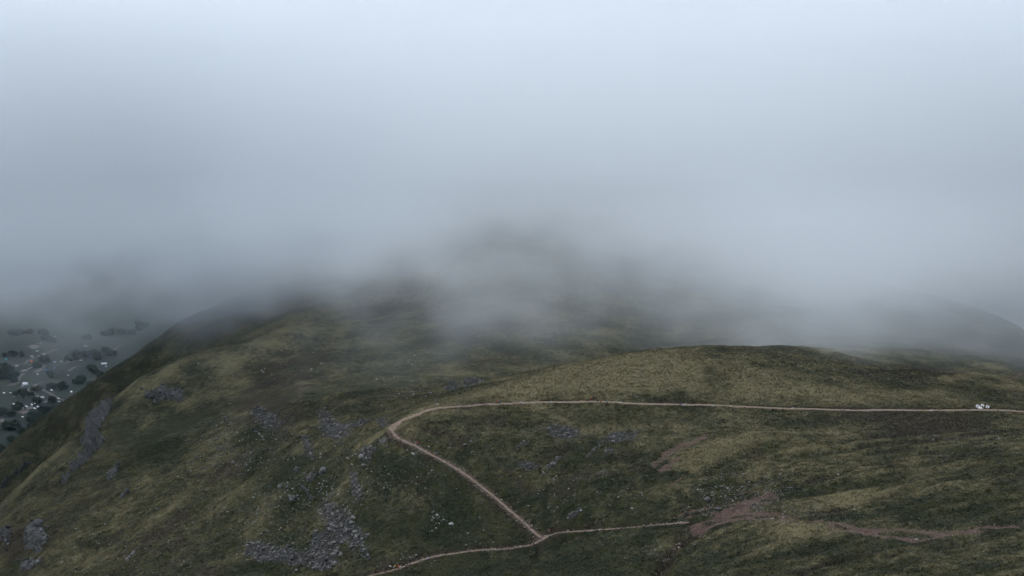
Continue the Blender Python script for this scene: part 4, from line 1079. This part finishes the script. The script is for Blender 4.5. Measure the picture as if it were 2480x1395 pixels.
CARAVANS = [(27, 997.5, "white static caravan at the left end of the lower pitches"), (54.8, 990, "white static caravan, second from the left on the lower pitches"), (64, 986.2, "white static caravan, third from the left, above the gravel pitches"),
    (77, 982, "white static caravan, top end of the slanting row of caravans"), (82.5, 974.5, "bigger white static caravan under the dark round tree"), (85.5, 979, "white static caravan tucked below the bigger one by the tree"),
    (84, 991, "pinkish white caravan in the middle of the pitches"), (92, 987, "white static caravan right of the pinkish one"), (108.6, 994.3, "white static caravan farthest right on the lower pitches"),
    (86.6, 1001.2, "white static caravan below the pinkish one, near the wood"), (80, 1011, "low white caravan at the edge of the dark wood, right one of two"), (54.8, 1011, "low white caravan at the edge of the dark wood, left one of two"),
    (102.7, 964, "white static caravan beside the lane, right of the upper pitch"), (82.3, 953.8, "grey white caravan at the head of the upper pitch"), (133.3, 966.7, "white caravan at the roadside, left one of the roadside three"),
    (141, 966.5, "small white caravan at the roadside, top one of the roadside three"), (142.5, 973.7, "white caravan at the roadside, lower one of the roadside three"), (125, 946.5, "white caravan in the field right of the junction"),
    (172.6, 950.5, "white caravan by the foot of the near ridge"), (159, 932, "small white caravan alone in the right hand field"), (165, 909.8, "small white caravan below the gravel strip"), (91, 907.5, "small white caravan alone in the middle fields"),
    (9.7, 953.5, "white caravan at the left edge of the valley, level with the junction"), (25, 952.5, "small white caravan right of the one at the left edge"), (34.4, 980.5, "greyish caravan above the left end of the row"), (142.5, 984, "small pale caravan at the edge of the wood, under the roadside three"),
    (149, 987, "pale caravan lowest on the right, against the wood")]
for k, (u, v, lab) in enumerate(CARAVANS):
    o = cv if first else copy_tree(cv); first = False
    P = vpos(u, v)[0]; o.location = (P[0], P[1], P[2] + 0.5); o.rotation_euler = (0, 0, R(-38 + 22 * math.sin(k * 1.7))); sc = 0.62 if "small" in lab or "low" in lab else (1.12 if "bigger" in lab else 0.9)
    o.scale = (sc,) * 3; tag(o, lab, "caravan", "caravans on the valley camp site")
house = make_house("house", 13, 8, 4.2, slate_m); long_house = make_house("long_building", 24, 9, 4, roof_m); hall = make_house("hall", 21, 15, 5, roof_m)
for o, u, v, rz, lab, cat in [(hall, 61.5, 932.5, -12, "large white roofed hall beside the gravel yard", "hall"), (long_house, 252, 882.5, 14, "long white building near the foot of the ridge", "building")]:
    P = vpos(u, v)[0]; o.location = P; o.rotation_euler = (0, 0, R(rz)); o.scale = (0.62,) * 3; tag(o, lab, cat)
for k, (u, v, sc, lab) in enumerate([(54.8, 936.2, 0.8, "small pale house at the left corner of the large hall"), (256.8, 888.5, 0.8, "small pale house just below the long white building"), (76.8, 864.5, 1.0, "white house by the end of the bending lane"),
        (40.8, 887.3, 1.0, "white house just under the lane on the left"), (94, 863.7, 0.7, "pale house left of the conifer clump"), (105.5, 859, 1.0, "pale house above the conifer clump"), (133, 878, 0.95, "leftmost of the three pale gabled lodges"),
        (148.8, 877.3, 0.95, "middle one of the three pale gabled lodges"), (164.6, 876, 0.95, "rightmost of the three pale gabled lodges"), (196.3, 874.5, 0.95, "pale gabled house standing right of the three lodges"), (133.5, 816.5, 0.8, "pale house farthest up the valley in the haze"),
        (207, 839.5, 1.0, "pale house half hidden in trees below the haze"), (90, 851, 0.9, "pale house above the lane, under the gravel field")]):
    o = house if k == 0 else copy_tree(house)
    P = vpos(u, v)[0]; o.location = P; o.rotation_euler = (0, 0, R(25 + 50 * math.sin(k * 2.1))); o.scale = (sc * 0.62,) * 3; tag(o, lab, "house", "houses in the valley")
for nm, u, v, m_, sc, lab in [("tent", 15.2, 870.5, teal_m, 1.3, "teal tent in the field at the left edge"), ("tent", 112.8, 822.2, teal_m, 1.6, "pale teal marquee high up the misty valley"), ("tent", 131, 892.2, blue_m, 1.6, "blue tent in the middle field"),
        ("tent", 110, 896.5, blue_m, 1.1, "smaller blue tent left of the other blue one"), ("tent", 76.5, 875.8, orange_m, 1.2, "orange tent beside the bending lane"), ("tent", 120, 976.3, teal_m, 1.0, "small teal tent by the dark trees near the pitches")]:
    V = [(-2, -1.4, 0), (2, -1.4, 0), (2, 1.4, 0), (-2, 1.4, 0), (-1.7, 0, 1.9), (1.7, 0, 1.9)]
    P = vpos(u, v)[0]; o = mesh_obj(nm, V, [(0, 1, 5, 4), (2, 3, 4, 5), (1, 2, 5), (3, 0, 4), (3, 2, 1, 0)], m_); o.location = (P[0], P[1], P[2] + 0.1); o.scale = (sc * 1.2,) * 3; o.rotation_euler = (0, 0, sc * 3); tag(o, lab, "tent", "tents in the valley")
# a row of parked cars
car_root = None
for k in range(9):
    f = k / 8; u = 55 + 26.5 * f; v = 897.6 - (0.5 * f if f < 0.3 else 0.15 + (f - 0.3) * 11.5)
    P = vpos(u, v)[0]
    if car_root is None:
        car_root = bpy.data.objects.new("parked_car", None); COL.objects.link(car_root)
        bm = bmesh.new(); bm_box(bm, -2.1, 2.1, -0.88, 0.88, 0.3, 0.95); bmesh.ops.bevel(bm, geom=bm.edges[:], offset=0.12, segments=2, affect='EDGES'); bm_obj("body", bm, cream_m, car_root)
        bm = bmesh.new(); bm_box(bm, -1.4, 0.9, -0.78, 0.78, 0.95, 1.5)
        for v_ in bm.verts:
            if v_.co.z > 1.2: v_.co.x *= 0.72; v_.co.y *= 0.85
        bm_obj("cabin", bm, glass_m, car_root)
        for sx in (-1.3, 1.3):
            for sy in (-0.8, 0.8):
                bm = bmesh.new(); bmesh.ops.create_cone(bm, cap_ends=True, segments=10, radius1=0.33, radius2=0.33, depth=0.22, matrix=Matrix.Translation((sx, sy, 0.33)) @ Matrix.Rotation(R(90), 4, 'X')); bm_obj("wheel", bm, slate_m, car_root)
        o = car_root
    else: o = copy_tree(car_root)
    o.location = (P[0], P[1], P[2] + 1.0); o.rotation_euler = (0, 0, R(60 + 8 * math.sin(k))); tag(o, "pale car parked in the row beside the lane bend", "car", "cars parked in a row in the valley")
# trees
leaf_m, t, b = nt("dark_needles"); g = N(t, "ShaderNodeNewGeometry").outputs["Position"]
t.links.new(mixc(t, noise(t, g, 0.5, 3), (0.008, 0.013, 0.010), (0.026, 0.036, 0.020)), b.inputs["Base Color"])
bark_m, t, b = nt("bark"); b.inputs["Base Color"].default_value = (0.05, 0.04, 0.03, 1)
def crown_shape(kind, seed):
    r = np.random.default_rng(seed); V, Fc = [], []
    for k in range(90):
        if kind == "conifer":
            hgt = r.random() ** 0.8; rad = (1 - hgt) * 0.24 * r.uniform(0.6, 1.1); a = r.uniform(0, 6.28); c = np.array([rad * math.cos(a), rad * math.sin(a), 0.12 + 0.88 * hgt]); s = 0.05 + 0.09 * (1 - hgt)
        else:
            d = r.normal(0, 1, 3); d /= np.linalg.norm(d); c = d * r.uniform(0.45, 1.0) * np.array([0.36, 0.36, 0.32]) + np.array([0, 0, 0.62]); s = 0.12
        n0 = len(V)
        for _ in range(2):
            p = r.normal(0, s, (3, 3)) + c; V += list(p); Fc.append((n0, n0 + 1, n0 + 2)); n0 += 3
    return np.array(V), np.array(Fc)
def trunk_shape():
    V, Fc = [], []
    for z_, r_ in ((-0.05, 0.03), (0.5, 0.018), (0.95, 0.004)):
        for i in range(6): V.append((r_ * math.cos(i * 1.047), r_ * math.sin(i * 1.047), z_))
    for k in range(2):
        for i in range(6): a, b_ = k * 6 + i, k * 6 + (i + 1) % 6; Fc += [(a, b_, b_ + 6), (a, b_ + 6, a + 6)]
    return np.array(V), np.array(Fc)
CROWN = {kd: [crown_shape(kd, 10 * i + len(kd)) for i in range(3)] for kd in ("conifer", "broadleaf")}
def as_mesh(name, s, m):
    me = bpy.data.meshes.new(name); me.from_pydata([tuple(x) for x in s[0]], [], [tuple(int(i) for i in x) for x in s[1]]); me.materials.append(m); return me
CROWN_ME = {kd: [as_mesh("crown", s, leaf_m) for s in v] for kd, v in CROWN.items()}; TRUNK_ME = as_mesh("trunk", trunk_shape(), bark_m)
rt = np.random.default_rng(44)
def tree(u, v, kd, h, lab, grp):
    P = vpos(u, v)[0]; root = bpy.data.objects.new("conifer_tree" if kd == "conifer" else "broadleaf_tree", None); COL.objects.link(root)
    for me in (CROWN_ME[kd][int(rt.integers(0, 3))], TRUNK_ME): link(bpy.data.objects.new(me.name.split(".")[0], me), root)
    root.location = P; root.scale = (h * rt.uniform(0.85, 1.2), h * rt.uniform(0.85, 1.2), h); root.rotation_euler = (0, 0, rt.uniform(0, 6.28)); tag(root, lab, "tree", grp)
for (u, v, ru, rv, n, kd, lab) in [(108, 876, 15, 4, 26, "conifer", "dark conifer in the clump left of the three lodges"), (89, 978, 8, 3, 6, "broadleaf", "dark round tree beside the bigger caravan"), (126, 975, 8, 3, 8, "broadleaf", "dark tree by the roadside caravans"),
        (178, 868, 14, 5, 22, "conifer", "dark conifer in the wood behind the gabled lodges"), (60, 960, 26, 6, 8, "broadleaf", "scattered dark tree between the hall and the pitches"), (150, 945, 14, 6, 8, "broadleaf", "scattered dark tree in the fields under the ridge"),
        (40, 990, 14, 5, 6, "broadleaf", "dark tree among the left hand pitches"), (120, 1000, 24, 4, 14, "broadleaf", "dark tree on the front edge of the big wood"), (30, 865, 25, 5, 10, "broadleaf", "dark hedgerow tree in the far left fields")]:
    for k in range(n):
        a, r_ = rt.uniform(0, 6.28), rt.random() ** 0.5
        tree(u + ru * r_ * math.cos(a), v + rv * r_ * math.sin(a), kd, rt.uniform(11, 18), lab, lab.replace("dark ", "", 1) + " and its like")
WV, WF, off = [], [], 0
STANDS = []
for (u, v, ru, rv, n) in [(110, 1035, 110, 26, 950), (15, 905, 26, 16, 260), (225, 912, 46, 26, 240),(140, 905, 60, 30, 110),(60, 940, 60, 14, 60), (188, 862, 24, 8, 90), (60, 1085, 80, 20, 260), (235, 860, 30, 14, 160), (300, 800, 60, 18, 200), (60, 815, 60, 10, 140), (160, 826, 50, 7, 90), (20, 1000, 18, 10, 40)]:
    k = max(3, n // 28)
    for _ in range(k):
        a, r_ = rt.uniform(0, 6.28), rt.random() ** 0.5
        STANDS.append((u + 1.15 * ru * r_ * math.cos(a), v + 1.15 * rv * r_ * math.sin(a), rt.uniform(5, 15), rt.uniform(1.2, 3.6), int(n / k * rt.uniform(0.5, 1.4)) + 1))
for (u, v, ru, rv, n) in STANDS:
    a = rt.uniform(0, 6.28, n); r_ = rt.random(n) ** 0.5
    P = vpos(u + ru * r_ * np.cos(a), v + rv * r_ * np.sin(a))
    for p in P:
        sv, sf = CROWN["conifer" if rt.random() < 0.35 else "broadleaf"][int(rt.integers(0, 3))]; h_ = rt.uniform(9, 17)
        WV.append(sv[:120] * h_ * np.array([1.25, 1.25, 1.0]) + p); WF.append(sf[:40] + off); off += 120
tag(soup("woodland", np.vstack(WV), np.vstack(WF), leaf_m), kind="stuff")
#@@END@@

# ---------------------------------------------------------------- air
def box(name, x0, x1, y0, y1, z0, z1, mat):
    v = [(x, y, z) for z in (z0, z1) for y in (y0, y1) for x in (x0, x1)]
    f = [(0, 2, 3, 1), (4, 5, 7, 6), (0, 1, 5, 4), (2, 6, 7, 3), (0, 4, 6, 2), (1, 3, 7, 5)]
    return mesh_obj(name, v, f, mat)
haze_m = bpy.data.materials.new("haze"); haze_m.use_nodes = True
t = haze_m.node_tree; t.nodes.remove(t.nodes["Principled BSDF"])
pv = N(t, "ShaderNodeVolumePrincipled"); pv.inputs["Color"].default_value = (0.52, 0.80, 1.0, 1)
pv.inputs["Density"].default_value = 1 / 115000.0; pv.inputs["Anisotropy"].default_value = 0.2
t.links.new(pv.outputs[0], t.nodes["Material Output"].inputs["Volume"])
haze = tag(box("haze", -5200, 5200, -60, 9400, -8, EYE + 40, haze_m), kind="stuff")

mist_m = bpy.data.materials.new("mist"); mist_m.use_nodes = True
t = mist_m.node_tree; t.nodes.remove(t.nodes["Principled BSDF"])
pv = N(t, "ShaderNodeVolumePrincipled"); pv.inputs["Color"].default_value = (0.94, 0.973, 1.0, 1)
pv.inputs["Anisotropy"].default_value = 0.35
geo = N(t, "ShaderNodeNewGeometry").outputs["Position"]
xyz = N(t, "ShaderNodeSeparateXYZ"); t.links.new(geo, xyz.inputs[0])
mp = N(t, "ShaderNodeMapping"); mp.inputs["Scale"].default_value = (1.0, 0.7, 1.6); t.links.new(geo, mp.inputs["Vector"])
nz = noise(t, mp.outputs[0], 1 / 170.0, 3, 0.70)
z = math_n(t, 'SUBTRACT', xyz.outputs[2], EYE)
wob = math_n(t, 'MULTIPLY_ADD', nz, 210.0, -105.0)
back = math_n(t, 'MAXIMUM', math_n(t, 'SUBTRACT', xyz.outputs[1], 1130.0), 0.0)        # farther out the cloud hangs lower
h = math_n(t, 'ADD', math_n(t, 'ADD', z, wob), math_n(t, 'MULTIPLY', back, 0.085))
h = math_n(t, 'ADD', h, math_n(t, 'MULTIPLY', math_n(t, 'MAXIMUM', xyz.outputs[0], 0.0), 0.065))
def puff(h, cx, cy, rx, ry, amount):          # a lobe of cloud hanging lower than the rest
    dx = math_n(t, 'MULTIPLY_ADD', xyz.outputs[0], 1 / rx, -cx / rx); dy = math_n(t, 'MULTIPLY_ADD', xyz.outputs[1], 1 / ry, -cy / ry)
    r2 = math_n(t, 'ADD', math_n(t, 'MULTIPLY', dx, dx), math_n(t, 'MULTIPLY', dy, dy))
    return math_n(t, 'ADD', h, math_n(t, 'MULTIPLY', math_n(t, 'POWER', 2.718, math_n(t, 'MULTIPLY', r2, -1.0)), amount))
h = puff(h, 205, 1010, 80, 80, 52.0)
h = puff(h, -135, 1120, 95, 120, -24.0)
h = puff(h, -30, 1030, 55, 55, 16.0)
h = puff(h, -20, 1180, 90, 95, -44.0)
h = puff(h, 140, 1210, 70, 95, -40.0)
h = puff(h, -205, 1275, 75, 75, 62.0)
h = puff(h, -500, 1700, 210, 800, -40.0)
h = puff(h, 270, 1330, 110, 120, 40.0)
h = puff(h, 400, 1160, 110, 170, -30.0)
up = remap(t, h, -190.0, -85.0)
up = math_n(t, 'MULTIPLY', up, up)
thin = math_n(t, 'MULTIPLY_ADD', remap(t, z, -115.0, -45.0), -0.77, 1.0)                # and thins out towards its top
side = remap(t, math_n(t, 'ABSOLUTE', math_n(t, 'SUBTRACT', xyz.outputs[0], 20.0)), 230.0, 520.0)      # cloud thickened on both flanks, added to darken the view's sides like a vignette
thin = math_n(t, 'ADD', thin, math_n(t, 'MULTIPLY', side, 1.9))
top = remap(t, z, 150.0, 70.0)
reach = math_n(t, 'ADD', xyz.outputs[1], math_n(t, 'MULTIPLY', wob, 1.5))
reach = puff(puff(puff(reach, 205, 1000, 85, 85, 190.0), -30, 1030, 60, 55, 85.0), -225, 1190, 70, 75, 120.0)      # wisps drifting forward over the saddle
front = remap(t, reach, 890.0, 1180.0)
dens = math_n(t, 'MULTIPLY', math_n(t, 'MULTIPLY', up, front), math_n(t, 'MULTIPLY', math_n(t, 'MULTIPLY', thin, top), 0.0078))
dens = math_n(t, 'MULTIPLY', dens, math_n(t, 'MULTIPLY_ADD', remap(t, xyz.outputs[1], 1240.0, 1500.0), 1.6, 1.0))
dens = math_n(t, 'MULTIPLY', dens, puff(puff(1.0, -195, 1275, 85, 115, 3.2), 310, 1290, 120, 110, 0.5))
t.links.new(dens, pv.inputs["Density"])
t.links.new(pv.outputs[0], t.nodes["Material Output"].inputs["Volume"])
mist_m.cycles.volume_step_rate = 0.20
mist = tag(box("mist", -1050, 1050, 660, 2700, EYE - 520, EYE + 155, mist_m), kind="stuff")
